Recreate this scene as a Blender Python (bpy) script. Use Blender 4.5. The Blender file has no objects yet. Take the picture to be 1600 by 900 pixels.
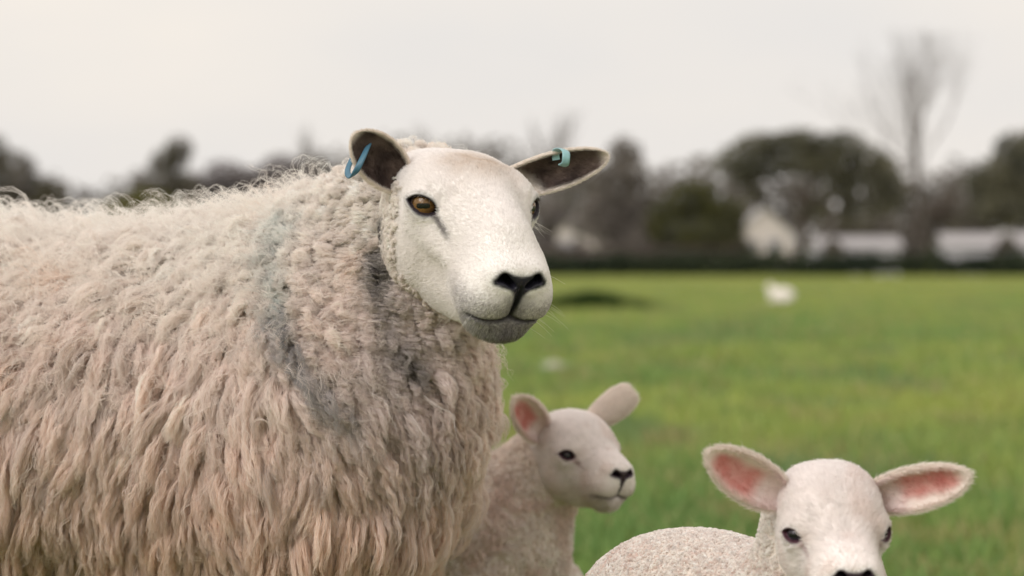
import bpy, math, random
import numpy as np
from mathutils import Vector
from mathutils.kdtree import KDTree

SC = bpy.context.scene
COL = SC.collection
rng = np.random.default_rng(7)
random.seed(7)

# ------------------------------------------------------------------ camera
CAM_H = 0.715
cam_d = bpy.data.cameras.new('camera')
cam = bpy.data.objects.new('camera', cam_d)
COL.objects.link(cam)
cam.location = (0, 0, CAM_H)
cam.rotation_euler = (math.radians(90 - 0.64), 0, 0)
cam_d.lens = 85
cam_d.sensor_width = 36
cam_d.clip_start = 0.05
cam_d.clip_end = 3000
cam_d.dof.use_dof = True
cam_d.dof.focus_distance = 2.56
cam_d.dof.aperture_fstop = 4.4
SC.camera = cam

# ------------------------------------------------------------------ sky, sun, exposure
SUN_EL, SUN_AZ = math.radians(34), math.radians(221)      # azimuth clockwise from +Y
world = bpy.data.worlds.new('World')
SC.world = world
world.use_nodes = True
wt = world.node_tree
wt.nodes.clear()
w_out = wt.nodes.new('ShaderNodeOutputWorld')
w_bg = wt.nodes.new('ShaderNodeBackground')
w_bg.inputs['Strength'].default_value = 0.10
w_sky = wt.nodes.new('ShaderNodeTexSky')
w_sky.sky_type = 'NISHITA'
w_sky.sun_disc = False
w_sky.sun_elevation = SUN_EL
w_sky.sun_rotation = SUN_AZ
w_sky.dust_density = 4.0
w_tc = wt.nodes.new('ShaderNodeTexCoord')
w_map = wt.nodes.new('ShaderNodeMapping')
w_map.inputs['Scale'].default_value = (1.0, 1.0, 2.6)
w_no = wt.nodes.new('ShaderNodeTexNoise')
w_no.inputs['Scale'].default_value = 2.2
w_no.inputs['Detail'].default_value = 5
w_ramp = wt.nodes.new('ShaderNodeValToRGB')               # overcast cloud sheet, warm and grey patches
w_ramp.color_ramp.elements[0].position = 0.36
w_ramp.color_ramp.elements[0].color = (7.65, 7.35, 7.08, 1)
w_ramp.color_ramp.elements[1].position = 0.66
w_ramp.color_ramp.elements[1].color = (9.25, 8.40, 7.40, 1)
w_mix = wt.nodes.new('ShaderNodeMixRGB')
w_mix.inputs['Fac'].default_value = 0.95
wt.links.new(w_tc.outputs['Generated'], w_map.inputs['Vector'])
wt.links.new(w_map.outputs['Vector'], w_no.inputs['Vector'])
wt.links.new(w_no.outputs['Fac'], w_ramp.inputs['Fac'])
wt.links.new(w_sky.outputs['Color'], w_mix.inputs['Color1'])
wt.links.new(w_ramp.outputs['Color'], w_mix.inputs['Color2'])
wt.links.new(w_mix.outputs['Color'], w_bg.inputs['Color'])
wt.links.new(w_bg.outputs['Background'], w_out.inputs['Surface'])

sun_d = bpy.data.lights.new('sun', 'SUN')
sun_d.energy = 1.5
sun_d.angle = math.radians(32)
sun_d.color = (1.0, 0.97, 0.94)
sun = bpy.data.objects.new('sun', sun_d)
COL.objects.link(sun)
sd = Vector((math.sin(SUN_AZ) * math.cos(SUN_EL), math.cos(SUN_AZ) * math.cos(SUN_EL), math.sin(SUN_EL)))
sun.rotation_euler = sd.to_track_quat('Z', 'Y').to_euler()
sun.location = sd * 20

SC.view_settings.view_transform = 'Standard'
SC.view_settings.look = 'None'
SC.view_settings.gamma = 1
SC.view_settings.exposure = 0.15
SC.view_settings.use_curve_mapping = False
SC.render.engine = 'CYCLES'
SC.cycles.use_denoising = True
SC.cycles.max_bounces = 10
SC.cycles.diffuse_bounces = 7
SC.cycles.transmission_bounces = 4
SC.cycles.transparent_max_bounces = 8
SC.cycles_curves.shape = 'RIBBONS'
SC.cycles_curves.subdivisions = 2

FPX = 85 / 36 * 1600
VH = 408.0


def at(u, v, d):
    """world point seen at photo pixel (u, v) at distance d along the view"""
    return np.array([(u - 800) / FPX * d, d, CAM_H + (VH - v) / FPX * d])


# ------------------------------------------------------------------ small helpers
def nrm(v):
    v = np.asarray(v, float)
    return v / np.maximum(np.linalg.norm(v, axis=-1, keepdims=True), 1e-9)


def smooth01(a, b, x):
    t = np.clip((x - a) / (b - a), 0, 1)
    return t * t * (3 - 2 * t)


def mixc(a, b, t):
    t = np.asarray(t)[..., None]
    return np.asarray(a) * (1 - t) + np.asarray(b) * t


_perm = np.random.default_rng(3).random((32, 32, 32)).astype(np.float32)


def vnoise(P, scale):
    """smooth value noise 0..1 at points P"""
    q = np.asarray(P, np.float32) * np.float32(scale) + 100.0
    i = np.floor(q).astype(np.int32)
    f = q - i
    f = f * f * (3 - 2 * f)
    out = 0
    for dx in (0, 1):
        wx = f[..., 0] if dx else 1 - f[..., 0]
        for dy in (0, 1):
            wy = f[..., 1] if dy else 1 - f[..., 1]
            for dz in (0, 1):
                wz = f[..., 2] if dz else 1 - f[..., 2]
                out = out + wx * wy * wz * _perm[(i[..., 0] + dx) & 31, (i[..., 1] + dy) & 31, (i[..., 2] + dz) & 31]
    return out


def fbm(P, s, o=3):
    t = 0
    for k in range(o):
        t = t + vnoise(np.asarray(P) + 7.3 * k, s * 2 ** k) / 2 ** k
    return t / (2 - 2 ** (1 - o))


def empty(name, loc, label, cat, group=None):
    o = bpy.data.objects.new(name, None)
    COL.objects.link(o)
    o.location = loc
    o.empty_display_size = 0.1
    o['label'] = label
    o['category'] = cat
    if group:
        o['group'] = group
    return o


def mesh_obj(name, V, F, mat, parent=None, smooth=True, cols=None, world=False, gloss=None):
    """F: list of faces or int array (n,k).  world: V is in world space, parent is an Empty without rotation"""
    V = np.asarray(V, np.float32)
    if parent is not None and world:
        V = V - np.array(parent_world(parent), np.float32)
    me = bpy.data.meshes.new(name)
    if isinstance(F, np.ndarray):
        n, k = F.shape
        me.vertices.add(len(V))
        me.vertices.foreach_set('co', V.ravel())
        me.loops.add(n * k)
        me.loops.foreach_set('vertex_index', F.astype(np.int32).ravel())
        me.polygons.add(n)
        me.polygons.foreach_set('loop_start', np.arange(0, n * k, k, dtype=np.int32))
        me.polygons.foreach_set('loop_total', np.full(n, k, np.int32))
        me.update(calc_edges=True)
        me.validate()
    else:
        me.from_pydata([tuple(v) for v in V], [], F)
    if smooth:
        me.polygons.foreach_set('use_smooth', np.ones(len(me.polygons), bool))
    if cols is not None:
        a = me.attributes.new('Col', 'FLOAT_COLOR', 'POINT')
        c = np.ones((len(V), 4), np.float32)
        c[:, :3] = np.asarray(cols)[:, :3]
        if gloss is not None:
            c[:len(gloss), 3] = 1 - gloss
        a.data.foreach_set('color', c.ravel())
    me.materials.append(mat)
    o = bpy.data.objects.new(name, me)
    COL.objects.link(o)
    if parent is not None:
        o.parent = parent
    return o


def parent_world(p):
    l = np.array(p.location)
    while p.parent:
        p = p.parent
        l = l + np.array(p.location)
    return l


# ------------------------------------------------------------------ materials
def new_mat(name):
    m = bpy.data.materials.new(name)
    m.use_nodes = True
    nt = m.node_tree
    b = nt.nodes['Principled BSDF']
    return m, nt, b


def mat_plain(name, col, rough=0.7, noise=0.0, scale=8, spec=0.3, bump=0.0):
    m, nt, b = new_mat(name)
    b.inputs['Roughness'].default_value = rough
    b.inputs['Specular IOR Level'].default_value = spec
    tc = nt.nodes.new('ShaderNodeTexCoord')
    no = nt.nodes.new('ShaderNodeTexNoise')
    no.inputs['Scale'].default_value = scale
    no.inputs['Detail'].default_value = 4
    nt.links.new(tc.outputs['Object'], no.inputs['Vector'])
    r = nt.nodes.new('ShaderNodeValToRGB')
    r.color_ramp.elements[0].position = 0.3
    r.color_ramp.elements[1].position = 0.7
    r.color_ramp.elements[0].color = tuple(c * (1 - noise) for c in col) + (1,)
    r.color_ramp.elements[1].color = tuple(min(1, c * (1 + noise)) for c in col) + (1,)
    nt.links.new(no.outputs['Fac'], r.inputs['Fac'])
    nt.links.new(r.outputs['Color'], b.inputs['Base Color'])
    if bump:
        bp = nt.nodes.new('ShaderNodeBump')
        bp.inputs['Strength'].default_value = bump
        nt.links.new(no.outputs['Fac'], bp.inputs['Height'])
        nt.links.new(bp.outputs['Normal'], b.inputs['Normal'])
    return m


def mat_attr(name, rough=0.75, spec=0.3, sss=0.0):
    m, nt, b = new_mat(name)
    b.inputs['Roughness'].default_value = rough
    b.inputs['Specular IOR Level'].default_value = spec
    a = nt.nodes.new('ShaderNodeAttribute')
    a.attribute_name = 'Col'
    nt.links.new(a.outputs['Color'], b.inputs['Base Color'])
    mr = nt.nodes.new('ShaderNodeMapRange')
    mr.inputs['To Min'].default_value = min(rough, .30)
    mr.inputs['To Max'].default_value = rough
    nt.links.new(a.outputs['Alpha'], mr.inputs['Value'])
    nt.links.new(mr.outputs['Result'], b.inputs['Roughness'])
    no = nt.nodes.new('ShaderNodeTexNoise')
    no.inputs['Scale'].default_value = 600
    tc = nt.nodes.new('ShaderNodeTexCoord')
    nt.links.new(tc.outputs['Object'], no.inputs['Vector'])
    bp = nt.nodes.new('ShaderNodeBump')
    bp.inputs['Strength'].default_value = 0.25
    bp.inputs['Distance'].default_value = 0.002
    nt.links.new(no.outputs['Fac'], bp.inputs['Height'])
    nt.links.new(bp.outputs['Normal'], b.inputs['Normal'])
    return m


def mat_hair(name, transl=0.35):
    m = bpy.data.materials.new(name)
    m.use_nodes = True
    nt = m.node_tree
    nt.nodes.clear()
    out = nt.nodes.new('ShaderNodeOutputMaterial')
    a = nt.nodes.new('ShaderNodeAttribute')
    a.attribute_name = 'Col'
    d = nt.nodes.new('ShaderNodeBsdfDiffuse')
    t = nt.nodes.new('ShaderNodeBsdfTranslucent')
    mx = nt.nodes.new('ShaderNodeMixShader')
    mx.inputs['Fac'].default_value = transl
    nt.links.new(a.outputs['Color'], d.inputs['Color'])
    nt.links.new(a.outputs['Color'], t.inputs['Color'])
    nt.links.new(d.outputs[0], mx.inputs[1])
    nt.links.new(t.outputs[0], mx.inputs[2])
    nt.links.new(mx.outputs[0], out.inputs['Surface'])
    return m


M_SKIN = mat_attr('animal_skin')
M_NOSE = M_SKIN
M_WOOL = mat_hair('wool_fibre', 0.42)
M_FUR = mat_hair('short_fur', 0.25)

# ------------------------------------------------------------------ implicit modelling (signed distance + surface nets)


def ell(P, c, r, R=None):
    q = P - np.asarray(c, np.float32)
    if R is not None:
        q = q @ np.asarray(R, np.float32)
    r = np.asarray(r, np.float32)
    k0 = np.linalg.norm(q / r, axis=1)
    k1 = np.linalg.norm(q / (r * r), axis=1)
    return k0 * (k0 - 1) / np.maximum(k1, 1e-6)


def cone(P, a, b, ra, rb):
    a = np.asarray(a, np.float32)
    ba = np.asarray(b, np.float32) - a
    pa = P - a
    t = np.clip(pa @ ba / (ba @ ba), 0, 1)
    return np.linalg.norm(pa - t[:, None] * ba, axis=1) - (ra + (rb - ra) * t)


def smin(a, b, k):
    h = np.clip(0.5 + 0.5 * (b - a) / k, 0, 1)
    return b * (1 - h) + a * h - k * h * (1 - h)


def smax(a, b, k):
    return -smin(-a, -b, k)


def surface(sdf, lo, hi, h, block=6):
    lo = np.asarray(lo, float)
    nb = np.ceil((np.asarray(hi) - lo) / (h * block)).astype(int)
    H = h * block
    gi = np.stack(np.meshgrid(*[np.arange(n) for n in nb], indexing='ij'), -1).reshape(-1, 3)
    dc = sdf((lo + (gi + 0.5) * H).astype(np.float32))
    n = nb * block
    D = np.repeat(np.repeat(np.repeat(dc.reshape(nb), block, 0), block, 1), block, 2).astype(np.float32)
    near = np.abs(dc) < H * 1.6
    loc = np.stack(np.meshgrid(*[np.arange(block)] * 3, indexing='ij'), -1).reshape(-1, 3)
    idx = (gi[near][:, None] * block + loc[None]).reshape(-1, 3)
    for s in range(0, len(idx), 2000000):
        ii = idx[s:s + 2000000]
        D[ii[:, 0], ii[:, 1], ii[:, 2]] = sdf((lo + (ii + 0.5) * h).astype(np.float32))
    ins = D < 0
    c = np.zeros(np.array(ins.shape) - 1, np.int8)
    sl = [(slice(0, -1), slice(1, None))[k] for k in (0, 1)]
    for a in (0, 1):
        for b in (0, 1):
            for e in (0, 1):
                c += ins[sl[a], sl[b], sl[e]]
    cells = np.argwhere((c > 0) & (c < 8))
    vid = np.full(c.shape, -1, np.int64)
    vid[tuple(cells.T)] = np.arange(len(cells))
    acc = np.zeros((len(cells), 3))
    cnt = np.zeros(len(cells))
    for ax in range(3):
        o1, o2 = [k for k in range(3) if k != ax]
        for a in (0, 1):
            for b in (0, 1):
                p = cells.copy()
                p[:, o1] += a
                p[:, o2] += b
                q = p.copy()
                q[:, ax] += 1
                d0 = D[tuple(p.T)]
                d1 = D[tuple(q.T)]
                m = (d0 < 0) != (d1 < 0)
                t = np.where(m, d0 / np.where(m, d0 - d1, 1), 0)
                pt = p.astype(float)
                pt[:, ax] += t
                acc[m] += pt[m]
                cnt[m] += 1
    V = lo + (acc / cnt[:, None] + 0.5) * h
    faces = []
    for ax in range(3):
        o1, o2 = (ax + 1) % 3, (ax + 2) % 3
        s0 = [slice(None)] * 3
        s1 = [slice(None)] * 3
        s0[ax] = slice(0, -1)
        s1[ax] = slice(1, None)
        e = np.argwhere(ins[tuple(s0)] != ins[tuple(s1)])
        e = e[(e[:, o1] > 0) & (e[:, o2] > 0) & (e[:, o1] < c.shape[o1]) & (e[:, o2] < c.shape[o2])]
        flip = ins[tuple(e.T)]
        qs = []
        for a, b in ((0, 0), (-1, 0), (-1, -1), (0, -1)):
            p = e.copy()
            p[:, o1] += a
            p[:, o2] += b
            qs.append(vid[tuple(p.T)])
        q = np.stack(qs, 1)
        q[~flip] = q[~flip][:, ::-1]
        faces.append(q)
    F = np.concatenate(faces)
    F = F[(F >= 0).all(1)]
    return V, F


def vnormals(V, F):
    n = np.cross(V[F[:, 2]] - V[F[:, 0]], V[F[:, 3]] - V[F[:, 1]])
    N = np.zeros_like(V)
    for k in range(4):
        np.add.at(N, F[:, k], n)
    return nrm(N)


def relax(V, F, it=2, f=0.5):
    for _ in range(it):
        A = np.zeros_like(V)
        c = np.zeros(len(V))
        for k in range(4):
            np.add.at(A, F[:, k], V[F[:, (k + 1) % 4]] + V[F[:, (k + 3) % 4]])
            np.add.at(c, F[:, k], 2)
        V = V * (1 - f) + f * A / np.maximum(c, 1)[:, None]
    return V


def scatter(V, F, n, weight=None):
    """random points on quads; returns points, normals, face index"""
    T = np.concatenate([F[:, [0, 1, 2]], F[:, [0, 2, 3]]])
    a, b, c = V[T[:, 0]], V[T[:, 1]], V[T[:, 2]]
    cr = np.cross(b - a, c - a)
    w = np.linalg.norm(cr, axis=1)
    if weight is not None:
        w = w * weight[T].mean(1)
    cs = np.cumsum(w)
    i = np.searchsorted(cs, rng.random(n) * cs[-1])
    u, v = rng.random(n), rng.random(n)
    m = u + v > 1
    u[m], v[m] = 1 - u[m], 1 - v[m]
    P = a[i] + u[:, None] * (b - a)[i] + v[:, None] * (c - a)[i]
    VN = vnormals(V, F)
    ww = (1 - u - v)[:, None]
    N = nrm(VN[T[i, 0]] * ww + VN[T[i, 1]] * u[:, None] + VN[T[i, 2]] * v[:, None])
    return P, N


def curves_obj(name, pts, rad, cols, mat, parent):
    """pts (n,k,3) world; rad (n,k) or (k,); cols (n,3)"""
    n, k = pts.shape[:2]
    c = bpy.data.hair_curves.new(name)
    c.add_curves([k] * n)
    p = (pts - parent_world(parent)).astype(np.float32)
    c.attributes['position'].data.foreach_set('vector', p.ravel())
    r = c.attributes.get('radius') or c.attributes.new('radius', 'FLOAT', 'POINT')
    r.data.foreach_set('value', np.broadcast_to(rad, (n, k)).astype(np.float32).ravel())
    a = c.attributes.new('Col', 'FLOAT_COLOR', 'CURVE')
    cc = np.ones((n, 4), np.float32)
    cc[:, :3] = np.clip(cols, 0, 1)
    a.data.foreach_set('color', cc.ravel())
    c.materials.append(mat)
    o = bpy.data.objects.new(name, c)
    COL.objects.link(o)
    o.parent = parent
    return o


def head_frame(yaw, pitch, roll):
    """columns: animal's left (image right when it faces us), forward, up"""
    y, p, r = (math.radians(a) for a in (yaw, pitch, roll))
    f = np.array([math.sin(y) * math.cos(p), -math.cos(y) * math.cos(p), -math.sin(p)])
    rt = np.array([math.cos(y), math.sin(y), 0.0])
    u = np.cross(rt, f)
    if u[2] < 0:
        u = -u
    rt2 = math.cos(r) * rt - math.sin(r) * u
    u2 = math.cos(r) * u + math.sin(r) * rt
    return np.stack([rt2, f, u2], 1)


# ------------------------------------------------------------------ head of a sheep
EWE_ST = np.array([
    # y,     w,    zmid,   ztop,  zbot
    [-.115, .036, -.030, .002, -.080],
    [-.085, .052, -.022, .014, -.100],
    [-.050, .0595, -.012, .029, -.116],
    [-.015, .0615, -.006, .036, -.121],
    [.015, .0590, -.010, .0375, -.118],
    [.042, .0505, -.020, .0345, -.110],
    [.069, .0410, -.028, .0285, -.101],
    [.096, .0370, -.034, .0205, -.088],
    [.119, .0345, -.036, .011, -.079],
    [.137, .0295, -.034, -.002, -.066]])


def interp_st(st, y):
    out = []
    ys = st[:, 0]
    # cubic hermite (finite difference tangents)
    for k in range(1, st.shape[1]):
        v = st[:, k]
        m = np.gradient(v, ys)
        i = np.clip(np.searchsorted(ys, y) - 1, 0, len(ys) - 2)
        h = ys[i + 1] - ys[i]
        t = np.clip((y - ys[i]) / h, 0, 1)
        out.append((2 * t ** 3 - 3 * t ** 2 + 1) * v[i] + (t ** 3 - 2 * t ** 2 + t) * h * m[i] + (-2 * t ** 3 + 3 * t ** 2) * v[i + 1] + (t ** 3 - t ** 2) * h * m[i + 1])
    return out


class Head:
    def __init__(s, st, eye=(.0480, .006, .000), eye_n=(.52, .82, .24), eye_r=.0175, slit=(.0170, .0086), muz=1.0, lamb=False, depth=1.0):
        s.st, s.eye, s.eye_r, s.slit, s.lamb = st, np.array(eye), eye_r, slit, lamb
        s.en = nrm(eye_n)
        s.ball = s.eye + s.en * .0035            # eyeball centre
        a = np.array([-.30, 1.0, .10])
        s.ea = nrm(a - s.en * (a @ s.en))          # along the slit, towards the tear duct
        s.eb = np.cross(s.ea, s.en)
        if s.eb[2] < 0:
            s.eb = -s.eb
        s.mc = .024 if lamb else .025
        s.L = st[-1, 0]                            # muzzle end
        s.zt = st[-1, 3]

    def eye_uv(s, Q):
        q = Q - s.eye
        return q @ s.ea, q @ s.eb, q @ s.en

    def almond(s, Q):
        a, b, c = s.eye_uv(Q)
        ha, hb = s.slit
        up = hb * (1 - np.clip(np.abs(a) / ha, 0, 3) ** 2.5)
        dn = hb * .85 * (1 - np.clip(np.abs(a) / ha, 0, 3) ** 1.8)
        # sharper corner forward
        return np.maximum(b - up, -b - dn) * .75, c

    def mouth_z(s, Q):
        # height of the mouth line, dips forward then rises to the corner
        L = s.L
        return -.0545 - (.004 if s.lamb else .012) * smooth01(L - .002, L - .032, Q[:, 1]) + .0035 * np.exp(-(Q[:, 0] / .008) ** 2)

    def sdf(s, P):
        Q = P.copy()
        sx = np.sign(Q[:, 0])
        Q[:, 0] = np.abs(Q[:, 0])
        w, zm, zt, zb = [a.astype(np.float32) for a in interp_st(s.st, Q[:, 1])]
        dz = Q[:, 2] - zm
        Hh = np.where(dz > 0, zt - zm, zm - zb)
        n = np.where(dz > 0, 2.5, 2.0)
        g = ((Q[:, 0] / w) ** n + (np.abs(dz) / Hh) ** n + 1e-9) ** (1 / n) - 1
        d = g * np.minimum(w, Hh) * .9
        y0, y1 = s.st[0, 0], s.st[-1, 0]
        d = smax(d, Q[:, 1] - y1, .012)
        d = smax(d, y0 - Q[:, 1], .02)
        L = s.L
        k = .012
        # muzzle, lip pads, chin
        d = smin(d, ell(Q, (0, L - .022, -.016), (.0345, .036, .026)), .02)
        d = smin(d, ell(Q, (.0185, L - .011, -.0365), (.0218, .021, .0205)), .018)
        d = smin(d, ell(Q, (.0235, L - .030, -.041), (.0165, .034, .022)), .020)
        d = smin(d, ell(Q, (0, L - .021, -.0675), (.0255, .025, .0165)), .018) if not s.lamb else smin(d, ell(Q, (0, L - .020, -.064), (.0215, .026, .0140)), .012)
        # nose pad and nostril wings
        d = smin(d, ell(Q, (.0125, L - .002, -.0085), (.0145, .0115, .0095)), .014)
        if not s.lamb:
            # masseter, cheek bone, jaw
            d = smin(d, ell(Q, (.040, -.030, -.058), (.020, .042, .040)), .02)
            d = smin(d, cone(Q, (.051, .002, -.020), (.036, .066, -.030), .010, .006), .014)
            d = d + .0050 * np.exp(-(((Q - (.046, .052, -.052)) / (.02, .026, .018)) ** 2).sum(1))
            d = d + .0030 * np.exp(-(((Q - (.030, .050, .022)) / (.013, .030, .014)) ** 2).sum(1))
            d = smin(d, cone(Q, (.0, .01, .020), (.0, .095, .012), .014, .014), .024)
        else:
            d = smin(d, ell(Q, (.034, -.022, -.050), (.022, .036, .030)), .02)
            d = smin(d, ell(Q, (.0, -.028, .022), (.044, .040, .028)), .02)
        # orbit bulge and brow
        e = s.eye
        d = smin(d, ell(Q, e + s.en * .001 + np.array([0, 0, .001]), (.0195, .022, .0195)), .014)
        d = smin(d, cone(Q, e + np.array([-.006, -.016, .018]), e + np.array([-.006, .014, .016]), .0075, .006), .014)
        # hollow in front of the eye (tear pit)
        d = d + .0045 * np.exp(-(((Q - (e + s.ea * .024 - s.eb * .006 + s.en * .010)) / .010) ** 2).sum(1))
        # eye opening
        al, c = s.almond(Q)
        de = np.linalg.norm(Q - s.ball, axis=1)
        front = c > 0
        ridge = np.exp(-((al - .0022) / .0022) ** 2) * np.exp(-((c - s.eye_r) / .012) ** 2)
        d = d - .0026 * ridge
        crease = np.exp(-((al - .0068) / .0014) ** 2) * np.exp(-((c - s.eye_r) / .012) ** 2) * (s.eye_uv(Q)[1] > 0)
        d = d + .0012 * crease
        op = smax(al, -(de - s.eye_r * .90), .001)
        d = np.where(front, smax(d, -op, .0012), d)
        # nostrils: comma shaped
        q2 = Q * np.array([1, 0, 1], np.float32)
        c1 = cone(q2, (.0070, 0, -.0140), (.0165, 0, -.0075), .0026, .0042)
        c2 = cone(q2, (.0165, 0, -.0075), (.0220, 0, -.0110), .0034, .0014)
        cav = np.maximum(smin(c1, c2, .002), (L - .014) - Q[:, 1])
        d = smax(d, -cav, .0025)
        # mouth line and philtrum
        mz = s.mouth_z(Q)
        ym = smooth01(L - s.mc - .006, L - s.mc + .030, Q[:, 1])
        d = d + ym * .0040 * np.exp(-((Q[:, 2] - mz) / .0022) ** 2)
        fz = smooth01(-.056, -.050, Q[:, 2]) * smooth01(-.008, -.018, Q[:, 2]) * (Q[:, 1] > L - .03)
        d = d + fz * .0038 * np.exp(-(Q[:, 0] / .0018) ** 2)
        return d.astype(np.float32)

    def build(s, h=.0018):
        V, F = surface(s.sdf, (-.085, s.st[0, 0] - .01, -.125), (.085, s.L + .03, .075), h)
        V = relax(V, F, 2, .4)
        return V, F

    def masks(s, V):
        Q = V.copy()
        Q[:, 0] = np.abs(Q[:, 0])
        L = s.L
        al, c = s.almond(Q)
        rim = np.exp(-(np.maximum(al - .0005, 0) / .0022) ** 2) * (c > 0) * (np.linalg.norm(Q - s.eye, axis=1) < .034)
        a, b, cc = s.eye_uv(Q)
        tear = np.exp(-((b + .002 + .62 * np.maximum(a - .014, 0)) / .0034) ** 2) * smooth01(.011, .016, a) * smooth01(.042, .028, a) * (cc > -.01)
        # nose pad: band around the nostrils and down the philtrum
        q2 = Q * np.array([1, 0, 1], np.float32)
        nd = smin(cone(q2, (0, 0, -.0125), (.0165, 0, -.0085), .0080, .0072), cone(q2, (.0165, 0, -.0085), (.0240, 0, -.0115), .0066, .0035), .004)
        nd = smin(nd, cone(q2, (0, 0, -.015), (0, 0, -.050), .0055, .0018), .008)
        nd = np.maximum(nd, (L - .022) - Q[:, 1])
        nose = smooth01(.0022, -.0014, nd)
        mz = s.mouth_z(Q)
        lip = np.exp(-((Q[:, 2] - mz + .001) / .0042) ** 2) * smooth01(L - s.mc - .006, L - s.mc + .026, Q[:, 1])
        grey = smooth01(L - .064, L + .004, Q[:, 1]) * smooth01(-.018, -.042, Q[:, 2])
        return rim, tear, nose, lip, grey


def _rot_y(deg):
    a = math.radians(deg)
    return np.array([[math.cos(a), 0, math.sin(a)], [0, 1, 0], [-math.sin(a), 0, math.cos(a)]])


# ------------------------------------------------------------------ ear, eye, lock builders
def ear_mesh(base, tip, face, W, cup=1.0, thick=.0035, bend=.15, nu=44, nv=25, round_tip=.5):
    base, tip = np.asarray(base, float), np.asarray(tip, float)
    a = tip - base
    L = np.linalg.norm(a)
    a = a / L
    n = np.asarray(face, float)
    n = nrm(n - a * (n @ a))
    b = np.cross(a, n)
    u = np.sin(np.linspace(0, 1, nu) * math.pi / 2) ** 1.2
    v = np.linspace(-1, 1, nv)
    U, Vv = np.meshgrid(u, v, indexing='ij')
    prof = (U + .10) ** .55 * (1 - U + 1e-4) ** round_tip
    prof = prof / prof.max()
    w = W * prof
    th = cup * (1.25 - .75 * U)
    lat = w * np.sin(Vv * th) / th
    dep = w * (1 - np.cos(Vv * th)) / th
    X = base + a * (L * U)[..., None] + b * lat[..., None] + n * (dep + bend * L * (U ** 2 - U))[..., None]
    sn = -b * np.sin(Vv * th)[..., None] + n * np.cos(Vv * th)[..., None]
    t = thick * (.35 + .65 * (1 - np.abs(Vv) ** 3)) * (.4 + .6 * (1 - U ** 4))
    Y = X - sn * t[..., None]
    V = np.concatenate([X.reshape(-1, 3), Y.reshape(-1, 3)])
    idx = np.arange(nu * nv).reshape(nu, nv)
    q = np.stack([idx[:-1, :-1], idx[1:, :-1], idx[1:, 1:], idx[:-1, 1:]], -1).reshape(-1, 4)
    m = nu * nv
    F = [q, q[:, ::-1] + m]
    per = np.concatenate([idx[:, 0][::-1], idx[0, 1:], idx[1:, -1], idx[-1, 1:-1][::-1]])
    p2 = np.roll(per, -1)
    F.append(np.stack([per, p2, p2 + m, per + m], 1))
    F = np.concatenate(F)
    # make the inner sheet face along +n
    i0 = F[0]
    if np.cross(V[i0[2]] - V[i0[0]], V[i0[3]] - V[i0[1]]) @ n < 0:
        F = F[:, ::-1]
    UV = np.stack([np.tile(U.ravel(), 2), np.tile(Vv.ravel(), 2), np.repeat([0, 1], m)], 1)
    return V, F, UV


def uv_sphere(c, r, nu=32, nv=24, axis=(0, 0, 1), up=(0, 1, 0), cornea=0.0):
    ax = nrm(axis)
    upv = np.asarray(up, float)
    upv = nrm(upv - ax * (upv @ ax))
    sd_ = np.cross(ax, upv)
    V = []
    for i in range(nv + 1):
        p = math.pi * i / nv
        rr = r * (1 + cornea * max(0, math.cos(p) - .7) / .3)
        for j in range(nu):
            q = 2 * math.pi * j / nu
            V.append(np.asarray(c) + rr * (math.cos(p) * ax + math.sin(p) * (math.cos(q) * sd_ + math.sin(q) * upv)))
    F = []
    for i in range(nv):
        for j in range(nu):
            F.append([i * nu + j, (i + 1) * nu + j, (i + 1) * nu + (j + 1) % nu, i * nu + (j + 1) % nu])
    return np.array(V), np.array(F)[:, ::-1]


def eye_cols(V, c, r, axis, up, iris, lamb=False):
    ax = nrm(axis)
    upv = nrm(np.asarray(up) - ax * (np.asarray(up) @ ax))
    sd_ = np.cross(ax, upv)
    q = (V - c) / r
    x, y, z = q @ sd_, q @ upv, q @ ax
    rad = np.sqrt(x * x + y * y)
    ang = np.arctan2(y, x)
    streak = .75 + .5 * vnoise(np.stack([np.cos(ang) * 6, np.sin(ang) * 6, rad * 2], 1), 1.7)
    C = np.asarray(iris) * streak[:, None]
    C = mixc(C, np.asarray(iris) * .25, smooth01(.58, .72, rad))
    C = mixc(C, (.05, .035, .03), smooth01(.70, .78, rad))
    pu = ((np.abs(x) / .42) ** 3.5 + (np.abs(y) / .17) ** 3.5) ** (1 / 3.5)
    C = mixc(C, (.006, .007, .010), smooth01(1.08, .92, pu) * (z > 0))
    return C


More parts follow.
